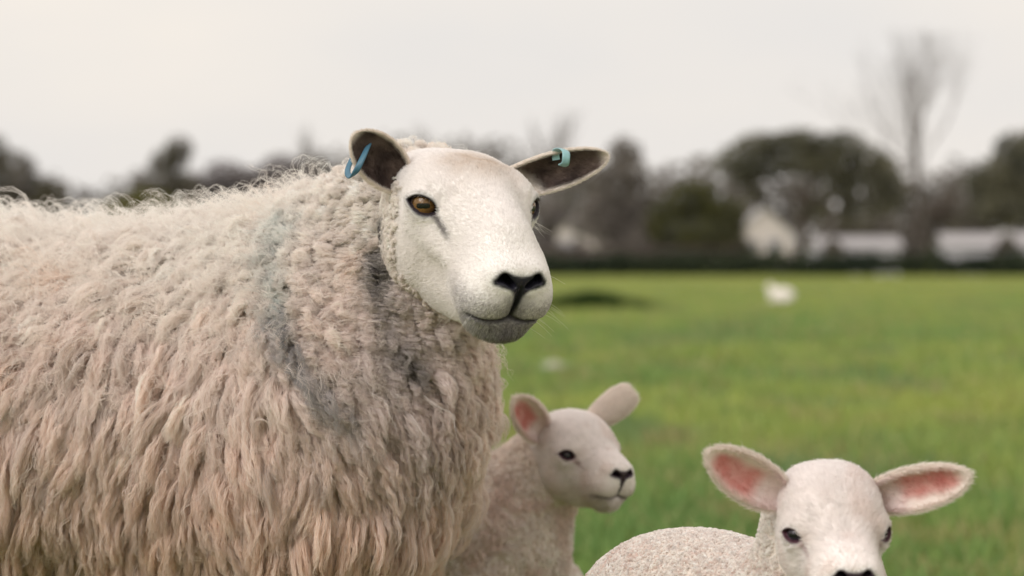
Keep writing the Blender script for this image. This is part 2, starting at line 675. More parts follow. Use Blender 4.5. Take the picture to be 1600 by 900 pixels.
def strands(P, T, N, L, width, lift, amp, freq, cols, S, K, clump=.8, frizz=.12, rad=.00025, tipc=None, tipmix=0.0, sag=0.0, droop=1.0):
    """locks of wool: P roots, T lie direction, N normals, L lengths (n,) ... -> points, colours"""
    n = len(P)
    f4 = np.float32
    s = np.linspace(0, 1, K, dtype=f4)
    B = np.cross(N, T)
    e = lambda a: np.broadcast_to(np.asarray(a, f4), (n,))[:, None]
    L_, lf, am, fr = e(L), e(lift), e(amp), e(freq)
    ph = rng.random((n, 1)).astype(f4) * 6.283
    up = lf * (1 - (1 - s) ** 2 * 1.0) * (1 - droop * .55 * s * s)
    along = s ** 1.25
    wv = am * np.sin(6.283 * fr * s + ph) * np.sqrt(s)
    wn = am * np.cos(6.283 * fr * s + ph) * np.sqrt(s) * .8
    P, T, N, B = (np.asarray(a, f4) for a in (P, T, N, B))
    C = P[:, None] + T[:, None] * (L_ * along)[..., None] + N[:, None] * (L_ * up + wn)[..., None] + B[:, None] * wv[..., None]
    C[..., 2] -= (sag * L_ * s * s)
    if tipc is not None:
        C = C + (tipc[:, None].astype(f4) - C) * (tipmix * s ** 1.5)[None, :, None]
    r = np.sqrt(rng.random((n, S), dtype=f4))
    th = rng.random((n, S), dtype=f4) * 6.283
    w_ = e(width)
    prof = 1 - clump * s ** 1.2
    ox = (r * np.cos(th) * w_)[..., None] * prof
    oy = (r * np.sin(th) * w_)[..., None] * prof
    ph2 = rng.random((n, S, 1), dtype=f4) * 6.283
    fz = frizz * w_[..., None]
    k1 = 1.5 + 2.5 * rng.random((n, S, 1), dtype=f4)
    ox = ox + fz * np.sin(6.283 * k1 * s + ph2) * s
    oy = oy + fz * np.cos(6.283 * k1 * s * 1.13 + ph2) * s
    # strands end at different heights
    cut = (1 - .25 * rng.random((n, S, 1), dtype=f4))
    X = C[:, None] + B[:, None, None] * ox[..., None] + N[:, None, None] * (oy * .8)[..., None]
    dl = (cut - 1) * s * L_[..., None]
    X = X + T[:, None, None] * dl[..., None]
    X = X.reshape(n * S, K, 3)
    cc = np.repeat(np.asarray(cols, f4), S, 0) * (1.02 - .20 * rng.random((n * S, 1), dtype=f4) ** 3 + .06 * (rng.random((n * S, 1), dtype=f4) - .5))
    rr = rad * (1 - .6 * s ** 2)
    return X, cc, rr


def nearest(P, C):
    kd = KDTree(len(C))
    for i, c in enumerate(C.tolist()):
        kd.insert(c, i)
    kd.balance()
    f = kd.find
    return np.fromiter((f(p)[1] for p in P.tolist()), np.int64, len(P))


def join(parts):
    V, F, Cc, o = [], [], [], 0
    for v, f, c in parts:
        V.append(v)
        F.append(np.asarray(f) + o)
        Cc.append(np.broadcast_to(c, (len(v), 3)))
        o += len(v)
    return np.concatenate(V), np.concatenate(F), np.concatenate(Cc)


def ribbon(path, width, thick, wdir):
    """flat strap swept along path; wdir: (n,3) or one width direction"""
    p = np.asarray(path, float)
    n = len(p)
    t = nrm(np.gradient(p, axis=0))
    wd = np.broadcast_to(np.asarray(wdir, float), (n, 3))
    wd = nrm(wd - t * (wd * t).sum(1, keepdims=True))
    th = np.cross(t, wd)
    prof = [(-.5, -.3), (-.3, -.5), (.3, -.5), (.5, -.3), (.5, .3), (.3, .5), (-.3, .5), (-.5, .3)]
    V = np.stack([p + wd * width * a + th * thick * b for a, b in prof], 1).reshape(-1, 3)
    F = [[i * 8 + j, i * 8 + (j + 1) % 8, (i + 1) * 8 + (j + 1) % 8, (i + 1) * 8 + j] for i in range(n - 1) for j in range(8)]
    F += [[0, 1, 2, 3], [0, 3, 4, 7], [4, 5, 6, 7]]
    o = (n - 1) * 8
    F += [[o + 3, o + 2, o + 1, o], [o + 7, o + 4, o + 3, o], [o + 7, o + 6, o + 5, o + 4]]
    return V, np.array(F)


def cat_rom(pts, n=40):
    p = np.asarray(pts, float)
    p = np.concatenate([2 * p[:1] - p[1:2], p, 2 * p[-1:] - p[-2:-1]])
    out = []
    m = len(p) - 3
    for t in np.linspace(0, m - 1e-6, n):
        i = int(t)
        f = t - i
        a, b, c, d = p[i:i + 4]
        out.append(.5 * (2 * b + (c - a) * f + (2 * a - 5 * b + 4 * c - d) * f * f + (3 * b - a - 3 * c + d) * f ** 3))
    return np.array(out)


def seg_dist(P, path):
    """distance of points to a polyline"""
    d = np.full(len(P), 1e9)
    for a, b in zip(path[:-1], path[1:]):
        ba = np.asarray(b) - a
        t = np.clip((P - a) @ ba / (ba @ ba), 0, 1)
        d = np.minimum(d, np.linalg.norm(P - a - t[:, None] * ba, axis=1))
    return d


M_EYE = mat_attr('eye_surface', .04, .6)
M_TAG = mat_plain('blue_plastic_tag', (.065, .165, .245), .42, .15, 60, .4)
M_TAG2 = mat_plain('pale_teal_plastic_tag', (.27, .47, .50), .42, .10, 60, .4)

# ------------------------------------------------------------------ the ewe
BF = nrm((math.cos(math.radians(12)), -math.sin(math.radians(12)), 0))      # body heading
BL = np.array([BF[1], -BF[0], 0])                                           # towards the camera
SH = np.array([-.33, 2.90, 0])                                              # under the shoulder


def bp(f, l, z):
    return SH + BF * f + BL * l + np.array([0, 0, z])


EWE_R = head_frame(23.5, 28, 1)
EWE_O = np.array([-.0455, 2.6, .779])
EWE_S = 1.085


def hw(p):
    return (np.asarray(p, float) * EWE_S) @ EWE_R.T + EWE_O


ewe = empty('ewe', (-.6, 2.96, 0), 'large adult ewe in shaggy cream fleece with blue ear tags', 'sheep')


def ewe_leg(P, f, l, hind):
    if hind:
        d = cone(P, bp(f + .06, l * .8, .52), bp(f + .10, l, .36), .13, .075)
        d = smin(d, cone(P, bp(f + .10, l, .36), bp(f - .02, l, .24), .06, .030), .03)
        d = smin(d, cone(P, bp(f - .02, l, .25), bp(f + .02, l, .075), .026, .021), .02)
        x = .02
    else:
        d = cone(P, bp(f, l * .85, .48), bp(f - .02, l, .34), .09, .055)
        d = smin(d, cone(P, bp(f - .02, l, .34), bp(f, l, .20), .045, .028), .03)
        d = smin(d, cone(P, bp(f, l, .21), bp(f, l, .07), .028, .021), .015)
        x = 0
    d = smin(d, cone(P, bp(f + x, l, .07), bp(f + x + .02, l, .035), .024, .026), .012)
    d = smin(d, cone(P, bp(f + x + .01, l, .030), bp(f + x + .035, l, .018), .026, .017), .008)
    return np.maximum(d, -P[:, 2] + .002)


def ewe_body(P):
    d = ell(P, bp(-.36, 0, .525), (.48, .245, .218), np.stack([BF, BL, [0, 0, 1]], 1))
    d = smin(d, ell(P, bp(-.02, 0, .530), (.24, .225, .205), np.stack([BF, BL, [0, 0, 1]], 1)), .08)
    d = smin(d, ell(P, bp(-.68, 0, .52), (.20, .215, .205), np.stack([BF, BL, [0, 0, 1]], 1)), .08)
    # brisket and neck
    d = smin(d, ell(P, (-.215, 2.800, .550), (.168, .170, .185)), .06)
    d = smin(d, ell(P, (-.255, 2.800, .455), (.148, .165, .150)), .06)
    d = smin(d, cone(P, bp(.03, .02, .59), hw((0, -.116, -.086)), .146, .078), .06)
    d = smin(d, cone(P, (-.17, 2.76, .62), hw((.01, -.070, -.105)), .150, .062), .04)
    for f, l, hd in ((-.01, .12, 0), (.03, -.12, 0), (-.72, .13, 1), (-.78, -.13, 1)):
        d = smin(d, ewe_leg(P, f, l, hd), .03)
    # fold behind the elbow
    gr_ = seg_dist(P, [at(188, 800, 2.64), at(205, 860, 2.62), at(225, 960, 2.62)])
    d = d + .050 * np.exp(-(gr_ / .022) ** 2)
    # tail
    d = smin(d, cone(P, bp(-.86, 0, .62), bp(-.90, 0, .40), .05, .03), .04)
    return d.astype(np.float32)


eb_V, eb_F = surface(ewe_body, (-1.45, 2.45, -.02), (.16, 3.45, .95), .010)
eb_V = relax(eb_V, eb_F, 2)
eh = Head(EWE_ST)
eh_V, eh_F = eh.build()
rim, tear, nose, lip, grey = eh.masks(eh_V)


def face_col(Q, rim, tear, nose, lip, grey):
    c = np.tile(np.array([.948, .920, .908]), (len(Q), 1))
    c = mixc(c, (.74, .64, .55), .85 * np.exp(-(((Q - (.006, -.010, .042)) / (.036, .034, .03)) ** 2).sum(1)) * (.5 + vnoise(Q, 90)))
    c = mixc(c, (.88, .83, .80), .35 * smooth01(.0, -.06, Q[:, 2]) * (vnoise(Q, 40)))
    c = mixc(c, (.26, .23, .25), np.clip(grey * (1.5 * vnoise(Q, 2600) - .2), 0, 1) * .85)
    chin_ = smooth01(-.054, -.066, Q[:, 2]) * smooth01(.080, .125, Q[:, 1]) * smooth01(.036, .016, np.abs(Q[:, 0]))
    c = mixc(c, (.15, .135, .14), np.clip(chin_ * (1.6 * vnoise(Q, 2600) - .25) * (.45 + .55 * smooth01(-.085, -.062, Q[:, 2])), 0, 1) * .95)
    c = mixc(c, (.20, .18, .20), .6 * np.exp(-(Q[:, 0] / .012) ** 2) * smooth01(-.018, -.026, Q[:, 2]) * smooth01(.10, .125, Q[:, 1]))
    c = mixc(c, (.10, .09, .11), lip * .95)
    c = mixc(c, (.018, .017, .026), nose)
    c = mixc(c, (.030, .024, .030), np.clip(rim * 1.1, 0, 1))
    c = mixc(c, (.13, .10, .11), np.clip(tear, 0, 1) * .75)
    return c


eh_c = face_col(eh_V, rim, tear, nose, lip, grey)
EN_b, EN_t = hw((-.055, -.052, -.006)), at(553, 211, 2.585)
EF_b, EF_t = hw((.050, -.052, -.006)), at(951, 243, 2.66)
ears = []
for b_, t_, fc, W_, cu in ((EN_b, EN_t, (.30, -.92, -.12), .0290, 1.0), (EF_b, EF_t, (-.20, -.85, -.42), .0245, .95)):
    v, f, uvs = ear_mesh(b_, t_, fc, W_, cu, bend=.10, round_tip=.58)
    inn = (uvs[:, 2] == 0)
    nz = fbm(v, 70)
    e_ = np.abs(uvs[:, 1])
    dark = mixc((.045, .030, .028), (.20, .145, .125), np.clip(nz * 1.5 - .45, 0, 1))
    ci = mixc(dark, (.84, .77, .71), smooth01(.76, .96, e_ + .12 * (nz - .5)))
    ci = mixc(ci, (.80, .72, .66), smooth01(.88, 1.0, uvs[:, 0]))
    if b_ is EF_b:
        ci = mixc((.88, .81, .76), ci, smooth01(.16, .34, uvs[:, 0] - .10 * uvs[:, 1] + .15 * (nz - .5)))
    c = np.where(inn[:, None], ci, np.array([.90, .83, .77]))
    ears.append((v, f, uvs, c))
ewe_parts = [(hw(eh_V), eh_F, eh_c)]
leg_dirty = smooth01(.34, .22, eb_V[:, 2])
bcol = mixc((.66, .54, .45), (.40, .36, .33), leg_dirty)
bcol = mixc(bcol, (.035, .03, .028), smooth01(.050, .040, eb_V[:, 2]))
ewe_parts.append((eb_V, eb_F, bcol))
for v, f, uvs, c in ears:
    ewe_parts.append((v, f, c))
V_, F_, C_ = join(ewe_parts)
mesh_obj('body', V_, F_, M_SKIN, ewe, cols=C_, world=True, gloss=np.clip(nose + rim * .8, 0, 1))
for sx in (-1, 1):
    m = np.array([sx, 1, 1.])
    c0, ax = eh.ball * m, eh.en * m
    v, f = uv_sphere(c0, eh.eye_r * .93, axis=ax, up=EWE_R.T[:, 2], nu=96, nv=72, cornea=.06)
    cc = eye_cols(v, c0, eh.eye_r * .93, ax, EWE_R.T[:, 2], (.20, .105, .034))
    mesh_obj('eye', hw(v), f, M_EYE, ewe, cols=cc, world=True)

# ear tags: blue plastic straps looped through the ear
def pth(pts):
    return cat_rom([at(*p) for p in pts], 36)


p_ = pth([(577, 224, 2.600), (571, 238, 2.590), (563, 255, 2.584), (556, 268, 2.584), (549, 276, 2.590), (543.5, 272, 2.600), (545, 260, 2.612), (556, 240, 2.622), (570, 222, 2.626)])
v, f = ribbon(p_, .0066, .0022, (.85, .0, .50))
tag1 = mesh_obj('ear_tag', v, f, M_TAG, ewe, world=True)
tag1['label'] = 'steel blue plastic loop tag'
p_ = pth([(878, 259, 2.632), (883, 256, 2.622), (884.5, 247, 2.618), (884, 238, 2.622), (878, 233.5, 2.634), (870, 235, 2.650), (868, 242, 2.656), (869, 250, 2.658)])
v, f = ribbon(p_, .0085, .0018, (1, .1, -.25))
tag2 = mesh_obj('ear_tag', v, f, M_TAG2, ewe, world=True)
tag2['label'] = 'pale teal plastic strap tag'

# ------------------------------------------------------------------ the ewe's fleece
CAMP = np.array([0, 0, CAM_H])
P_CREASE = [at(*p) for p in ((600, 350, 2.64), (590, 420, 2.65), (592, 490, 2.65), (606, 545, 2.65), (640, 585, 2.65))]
P_DYE = [at(*p) for p in ((432, 350, 2.72), (420, 420, 2.66), (430, 485, 2.63))]
P_DIRT = [at(*p) for p in ((438, 520, 2.64), (462, 570, 2.62), (510, 630, 2.61), (590, 690, 2.61), (640, 760, 2.63))]
P_LILAC = [at(*p) for p in ((640, 600, 2.62), (690, 680, 2.62), (680, 760, 2.63))]


def wool_col(P):
    rk = rng.random(len(P))
    z = P[:, 2]
    n1, n2 = fbm(P, 9), fbm(P + 3.1, 28)
    c = np.tile(np.array([.985, .935, .895]), (len(P), 1))
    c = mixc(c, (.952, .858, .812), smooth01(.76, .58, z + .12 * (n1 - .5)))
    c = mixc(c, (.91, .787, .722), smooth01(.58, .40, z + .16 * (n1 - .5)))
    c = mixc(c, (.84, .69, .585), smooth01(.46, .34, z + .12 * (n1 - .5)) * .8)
    c = mixc(c, (.84, .66, .54), .40 * smooth01(.62, .85, n2))
    c = c * (.95 + .10 * n2)[:, None]
    c = mixc(c, (.70, .65, .67), .65 * np.exp(-(seg_dist(P, P_LILAC) / .07) ** 2))  # lilac shade under the chest put into the wool colour
    d = seg_dist(P, P_DYE)
    c = mixc(c, (.44, .61, .62), np.clip(.80 * np.exp(-(d / .020) ** 2) * (.25 + .9 * rk), 0, .8))
    d = seg_dist(P, P_DIRT)
    c = mixc(c, (.33, .34, .37), np.clip(.66 * np.exp(-(d / .016) ** 2) * (.1 + 1.3 * rk * (.5 + n2)), 0, .9))
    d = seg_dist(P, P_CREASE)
    c = mixc(c, (.07, .06, .06), np.clip(1.0 * np.exp(-(d / .011) ** 2) * (.45 + .8 * rk), 0, .92))  # shade of the neck fold painted as near-black wool
    return c


def flow_dir(P, N):
    x = P[:, 0]
    k = -.38 + .55 * smooth01(-.50, -.16, x)
    k = k + .35 * smooth01(-.30, -.16, x) * smooth01(.60, .74, P[:, 2])
    fl = np.stack([k, np.zeros(len(P)), -np.ones(len(P))], 1)
    n1 = fbm(P, 14, 2) - .5
    fl[:, 0] += 1.7 * n1 + .5 * (fbm(P, 45, 1) - .5)
    top = np.clip(N[:, 2], 0, 1) ** 3
    rnd = rng.normal(size=(len(P), 3))
    fl = fl + top[:, None] * (.55 * rnd + np.array([-.6, 0, 0]))
    return nrm(fl - N * (fl * N).sum(1, keepdims=True))


facing = ((CAMP - eb_V) * vnormals(eb_V, eb_F)).sum(1) / np.linalg.norm(CAMP - eb_V, axis=1)
wgt = np.where(facing > -.30, 1.0, .22) * (eb_V[:, 2] > .27) * np.where(eb_V[:, 0] < -.95, .4, 1)


def keep_out(P):
    """drop roots that lie inside the head or on its bare face"""
    q = ((P - EWE_O) @ EWE_R) / EWE_S
    d = np.full(len(P), 1.0)
    m = (np.abs(q) < .2).all(1)
    d[m] = eh.sdf(q[m].astype(np.float32))
    return d > .002


NL = 72000
nk_w = 1 + 1.3 * smooth01(.36, .14, np.linalg.norm(eb_V - hw((0, -.07, -.04)), axis=1))
P, N = scatter(eb_V, eb_F, NL, wgt * nk_w)
k_ = keep_out(P)
P, N = P[k_], N[k_]
SP, SN = scatter(eb_V, eb_F, 5200, wgt * nk_w)
own = nearest(P, SP)
ST = flow_dir(SP, SN)
T = flow_dir(P, N)
T = nrm(.50 * T + .70 * ST[own])
T = nrm(T - N * (T * N).sum(1, keepdims=True))
hd = np.linalg.norm(P - hw((0, -.07, -.04)), axis=1)           # distance from the back of the head
neck = smooth01(.34, .16, hd)
cheek = smooth01(.165, .115, hd)
topb = np.clip(N[:, 2], 0, 1) ** 2
crease = np.exp(-(seg_dist(P, P_CREASE) / .016) ** 2)
sl = rng.normal(1, .28, len(SP)).clip(.45, 1.7)[own]
L = (.050 * (1 - .42 * neck) * (1 - .45 * cheek)) * sl * rng.normal(1, .16, len(P)).clip(.5, 1.6) * (1 - .3 * crease)
L = L * (1 + .25 * smooth01(.55, .38, P[:, 2])) * (1 - .25 * topb) * (1 - .18 * smooth01(.56, .66, P[:, 2]))
lift = (.36 + .25 * topb + .12 * neck + .15 * cheek) * rng.normal(1, .25, len(P)).clip(.4, 1.8) * (.35 + 1.3 * rng.random(len(SP))[own])
tip = SP[own] + ST[own] * (.042 * (1 - .45 * neck))[:, None] + SN[own] * (.022 + .006 * topb + .010 * rng.normal(size=len(SP))[own])[:, None]
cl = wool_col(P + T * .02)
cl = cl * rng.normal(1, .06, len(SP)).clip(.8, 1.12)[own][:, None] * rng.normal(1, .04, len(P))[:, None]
amp = (.0008 + .0024 * rng.random(len(P))) * (1 + 1.2 * neck)
frq = 1.3 + 2.6 * rng.random(len(P)) + .2 * neck
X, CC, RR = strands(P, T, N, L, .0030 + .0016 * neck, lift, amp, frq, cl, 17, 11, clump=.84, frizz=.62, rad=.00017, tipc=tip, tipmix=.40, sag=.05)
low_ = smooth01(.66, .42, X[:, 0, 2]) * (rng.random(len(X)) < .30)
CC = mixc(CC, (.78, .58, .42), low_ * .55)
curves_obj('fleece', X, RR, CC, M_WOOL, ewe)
del X
# tight little curls where the fleece meets the cheek
wq = smooth01(-.008, -.030, eh_V[:, 1] + .34 * (eh_V[:, 2] + .05)) * smooth01(.004, -.014, eh_V[:, 2])
P, N = scatter(eh_V, eh_F, 5200, wq + 1e-6)
fl = np.stack([0 * P[:, 0], -.5 + 0 * P[:, 0], -1 + 0 * P[:, 0]], 1) + .6 * rng.normal(size=P.shape)
T = nrm(fl - N * (fl * N).sum(1, keepdims=True))
Pw, Tw, Nw = hw(P), T @ EWE_R.T, N @ EWE_R.T
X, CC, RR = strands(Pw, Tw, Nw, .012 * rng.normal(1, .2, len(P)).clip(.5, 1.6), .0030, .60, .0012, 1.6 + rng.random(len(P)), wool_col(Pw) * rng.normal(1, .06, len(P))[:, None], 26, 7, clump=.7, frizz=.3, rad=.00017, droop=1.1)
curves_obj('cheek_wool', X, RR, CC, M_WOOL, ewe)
# loose wisps that catch the sky along the back and neck
P, N = scatter(eb_V, eb_F, 12000, wgt * np.clip(.05 + vnormals(eb_V, eb_F)[:, 2], 0.03, 1))
k_ = keep_out(P)
P, N = P[k_], N[k_]
T = nrm(flow_dir(P, N) + .8 * rng.normal(size=P.shape))
T = nrm(T - N * (T * N).sum(1, keepdims=True))
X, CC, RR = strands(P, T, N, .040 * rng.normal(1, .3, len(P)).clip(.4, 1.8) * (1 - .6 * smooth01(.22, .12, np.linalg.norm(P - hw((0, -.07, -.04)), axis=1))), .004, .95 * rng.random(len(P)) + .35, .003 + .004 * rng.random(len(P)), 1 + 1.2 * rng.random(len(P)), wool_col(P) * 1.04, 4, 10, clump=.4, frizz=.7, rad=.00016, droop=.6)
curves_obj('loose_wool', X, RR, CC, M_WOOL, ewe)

# ------------------------------------------------------------------ short fur on a head
def face_fur(name, H, V, F, world_fn, Rm, S, n, colfn, parent, length=.006, rad=.00016, wool_line=-.062, K=4):
    rim, tear, nose, lip, grey = H.masks(V)
    al, c = H.almond(np.abs(V) * np.array([1, 0, 0]) + V * np.array([0, 1, 1]))
    bare = np.clip(nose * 1.5, 0, 1)
    w = (1 - bare) * np.where((al < .0030) & (c > 0) & (np.linalg.norm(np.abs(V) * [1, 0, 0] + V * [0, 1, 1] - H.eye, axis=1) < .03), 0, 1) * np.where(V[:, 1] > H.st[0, 0] + .01, 1, 0)
    P, N = scatter(V, F, n, w)
    sx = np.sign(P[:, 0])
    # lies back from the nose, down on the cheeks, outwards on the forehead
    fl = np.stack([.35 * sx * smooth01(.0, .04, np.abs(P[:, 0])) + .25 * (fbm(P, 60, 2) - .5) * 2, -np.ones(len(P)) + 0 * sx, -.65 * smooth01(.01, -.05, P[:, 2])], 1)
    chin = smooth01(-.055, -.075, P[:, 2]) * smooth01(H.L - .06, H.L - .02, P[:, 1])
    fl = fl + chin[:, None] * np.array([0, .6, -1.3])
    brow = np.exp(-(((P - np.array([0, -.01, .04])) / .03) ** 2).sum(1))
    fl = fl + brow[:, None] * rng.normal(size=P.shape) * .35
    fl = fl + rng.normal(size=P.shape) * .22
    T = nrm(fl - N * (fl * N).sum(1, keepdims=True))
    masks = H.masks(P)
    C = colfn(P, *masks)
    L = length * (1 + .7 * brow + 1.0 * chin + .5 * smooth01(-.03, -.06, P[:, 1])) * rng.normal(1, .22, len(P)).clip(.4, 1.7) * (1 - .55 * smooth01(H.L - .05, H.L, P[:, 1]) * (1 - chin)) * (1 - .6 * np.clip(masks[0] * 1.5, 0, 1))
    s = np.linspace(0, 1, K)
    lf = .42 + .25 * rng.random(len(P))
    X = P[:, None] + T[:, None] * (L[:, None] * s)[..., None] + N[:, None] * (L[:, None] * lf[:, None] * (1 - (1 - s) ** 2) * (1 - .3 * s))[..., None]
    nc = max(10, n // 9)
    pick = rng.choice(len(P), nc, replace=False)
    own_ = nearest(P, P[pick])
    tipp = X[pick][:, -1][own_]
    pull = (.42 * s ** 1.3)[None, :, None]
    X = X + (tipp[:, None] - X) * pull * (np.linalg.norm(tipp - P, axis=1) < 2.2 * L)[:, None, None]
    C = C * rng.normal(1, .022, nc)[own_][:, None]
    C = C * (1.0 - .14 * rng.random(len(P)) ** 4)[:, None]
    return curves_obj(name, world_fn(X.reshape(-1, 3)).reshape(X.shape), rad * S * (1 - .65 * s), C, M_FUR, parent)


face_fur('face_fur', eh, eh_V, eh_F, hw, EWE_R, EWE_S, 170000, face_col, ewe, length=.0040, rad=.00012)


def ear_fur(name, ears, parent, n, length=.006, rad=.00015, inner=.35):
    Xs, Cs = [], []
    for v, f, uvs, c in ears:
        P, N = scatter(v, f, n, np.where(uvs[:, 2] == 0, inner, 1.0) + 1.2 * smooth01(.8, 1, np.abs(uvs[:, 1])))
        j = nearest(P, v)
        ax = v[uvs[:, 0].argmax()] - v[uvs[:, 0].argmin()]
        fl = nrm(ax) + .25 * rng.normal(size=P.shape)
        T = nrm(fl - N * (fl * N).sum(1, keepdims=True))
        L = length * rng.normal(1, .3, n).clip(.3, 2)
        s = np.linspace(0, 1, 4)
        X = P[:, None] + T[:, None] * (L[:, None] * s)[..., None] + N[:, None] * (L[:, None] * .5 * (1 - (1 - s) ** 2))[..., None]
        Xs.append(X)
        Cs.append(c[j] * rng.normal(1, .1, n)[:, None])
    s = np.linspace(0, 1, 4)
    return curves_obj(name, np.concatenate(Xs), rad * (1 - .65 * s), np.concatenate(Cs), M_FUR, parent)


ear_fur('ear_fur', ears, ewe, 16000, length=.0027, rad=.00011)

# eyelashes and whiskers
Xs, Cs = [], []
for sx in (-1, 1):
    m = np.array([sx, 1, 1.])
    for j in range(46):
        a = -.013 + .024 * j / 45
        b = eh.slit[1] * (1 - (abs(a) / eh.slit[0]) ** 2.2) + .0012
        r0 = math.sqrt(max(1e-6, (eh.eye_r * 1.03) ** 2 - a * a - b * b))
        p0 = eh.ball + eh.ea * a + eh.eb * b + eh.en * r0
        d1 = nrm(eh.en * .9 + eh.eb * (.10 + .25 * random.random()) + eh.ea * random.uniform(-.5, .15))
        ln = random.uniform(.004, .0085)
        t = np.linspace(0, 1, 5)[:, None]
        Xs.append(hw((p0 + d1 * ln * t - eh.eb * ln * .55 * t * t) * m))
        Cs.append((.05, .04, .045) if j % 4 else (.5, .45, .42))
for sx in (-1, 1):
    for j in range(26):
        q = np.array([.018 + .020 * random.random(), eh.L - .050 * random.random(), -.030 - .045 * random.random()])
        dr = nrm(np.array([.8, .35 + .4 * random.random(), random.uniform(-.35, .25)]))
        ln = random.uniform(.014, .034)
        t = np.linspace(0, 1, 5)[:, None]
        Xs.append(hw((q * .96 + dr * (.006 + ln) * t + np.array([0, 0, -.3]) * ln * t * t) * np.array([sx, 1, 1.])))
        Cs.append((.9, .87, .83))
    for j in range(12):
        q = eh.ball + eh.en * .012 - eh.eb * .016 + eh.ea * random.uniform(-.01, .014)
        dr = nrm(eh.en + eh.ea * random.uniform(-.4, .4) - eh.eb * random.uniform(.2, .9))
        ln = random.uniform(.012, .026)
        t = np.linspace(0, 1, 5)[:, None]
        Xs.append(hw((q + dr * ln * t) * np.array([sx, 1, 1.])))
        Cs.append((.9, .87, .83))
curves_obj('lash', np.array(Xs), .00016 * (1 - .7 * np.linspace(0, 1, 5)), np.array(Cs), M_FUR, ewe)


# ------------------------------------------------------------------ lambs
LAMB_ST = np.array([
    [-.110, .045, -.020, .020, -.075],
    [-.080, .062, -.012, .046, -.090],
    [-.045, .0690, -.006, .060, -.099],
    [-.010, .0675, -.005, .058, -.101],
    [.020, .0610, -.009, .047, -.098],
    [.045, .0480, -.016, .030, -.090],
    [.068, .0395, -.024, .018, -.082],
    [.088, .0350, -.030, .010, -.074],
    [.103, .0290, -.030, -.002, -.062]])
LAMB_ST[:, 1] *= .93
LH = Head(LAMB_ST, eye=(.0488, .010, -.004), eye_n=(.60, .77, .18), eye_r=.0150, slit=(.0155, .0080), lamb=True)
LH_V, LH_F = LH.build(.0022)
LH_M = LH.masks(LH_V)
M_LEYE = mat_attr('lamb_eye_surface', .05, .6)


def lamb_face_col(Q, rim, tear, nose, lip, grey):
    c = np.tile(np.array([.960, .918, .905]), (len(Q), 1))
    c = mixc(c, (.86, .76, .72), .5 * smooth01(.45, .75, fbm(Q, 30, 2)))
    c = mixc(c, (.60, .48, .48), np.clip(grey, 0, 1) * .25)
    c = mixc(c, (.16, .10, .12), lip * .8)
    c = mixc(c, (.055, .035, .050), nose)
    c = mixc(c, (.075, .03, .042), np.clip(rim * 1.1, 0, 1))
    c = mixc(c, (.45, .28, .30), np.clip(tear, 0, 1) * .6)
    return c


def make_lamb(name, label, R, O, S, near_ear, far_ear, body_fn, lo, hi, base, wool_l, wcol, n_locks, down, lock_w=.0026):
    root = empty(name, base, label, 'lamb', 'lambs beside the ewe')
    hl = lambda p: (np.asarray(p, float) * S) @ R.T + O
    bV, bF = surface(body_fn, lo, hi, .008)
    bV = relax(bV, bF, 2)
    parts = [(hl(LH_V), LH_F, lamb_face_col(LH_V, *LH_M))]
    bc = mixc((.72, .64, .58), (.60, .55, .50), smooth01(.2, .1, bV[:, 2]))
    bc = mixc(bc, (.05, .04, .04), smooth01(.030, .024, bV[:, 2]))
    parts.append((bV, bF, bc))
    el = []
    for (b_, t_, fc, W_, cu, rt) in (near_ear, far_ear):
        b_ = hl(b_)
        v, f, uvs = ear_mesh(b_, t_, fc, W_, cu, thick=.004, bend=.08, round_tip=rt)
        inn = uvs[:, 2] == 0
        e_ = np.abs(uvs[:, 1] + .12)
        red = mixc((.64, .24, .22), (.74, .42, .39), np.clip(fbm(v, 90) * 1.6 - .4, 0, 1))
        ci = mixc(red, (.86, .77, .72), smooth01(.30, .92, e_ + .40 * (fbm(v, 60) - .5)))
        ci = mixc(ci, (.86, .77, .72), smooth01(.82, .97, uvs[:, 0]))
        ci = mixc((.80, .68, .66), ci, smooth01(.22, .40, uvs[:, 0]))
        c = np.where(inn[:, None], ci, np.array([.90, .83, .78]))
        parts.append((v, f, c))
        el.append((v, f, uvs, c))
    V, F, C = join(parts)
    mesh_obj('body', V, F, M_SKIN, root, cols=C, world=True, gloss=np.clip(LH_M[2] + LH_M[0] * .8, 0, 1))
    for sx in (-1, 1):
        m = np.array([sx, 1, 1.])
        c0, ax = LH.ball * m, LH.en * m
        v, f = uv_sphere(c0, LH.eye_r * .94, axis=ax, up=R.T[:, 2], nu=48, nv=36, cornea=.05)
        cc = eye_cols(v, c0, LH.eye_r * .94, ax, R.T[:, 2], (.030, .024, .034))
        mesh_obj('eye', hl(v), f, M_LEYE, root, cols=cc, world=True)
    face_fur('face_fur', LH, LH_V, LH_F, hl, R, 1, 60000, lamb_face_col, root, length=.0085, rad=.00016)
    ear_fur('ear_fur', el, root, 9000, length=.0055, rad=.00015, inner=.12)
    wg = np.where(bV[:, 2] > .16, 1.0, .05)
    P, N = scatter(bV, bF, n_locks, wg)
    q = ((P - O) @ R) / S
    d = np.full(len(P), 1.)
    m = (np.abs(q) < .16).all(1)
    d[m] = LH.sdf(q[m].astype(np.float32))
    P, N = P[d > .004], N[d > .004]
    fl = np.asarray(down) + .7 * rng.normal(size=P.shape)
    T = nrm(fl - N * (fl * N).sum(1, keepdims=True))
    cl = wcol(P) * rng.normal(1, .07, len(P))[:, None]
    X, CC, RR = strands(P, T, N, wool_l * rng.normal(1, .2, len(P)).clip(.5, 1.5), lock_w, .65, lock_w * .35, 1.5 + rng.random(len(P)), cl, 9, 6, clump=.72, frizz=.35, rad=.00020, droop=1.0)
    curves_obj('fleece', X, RR, CC, M_WOOL, root)
    return root


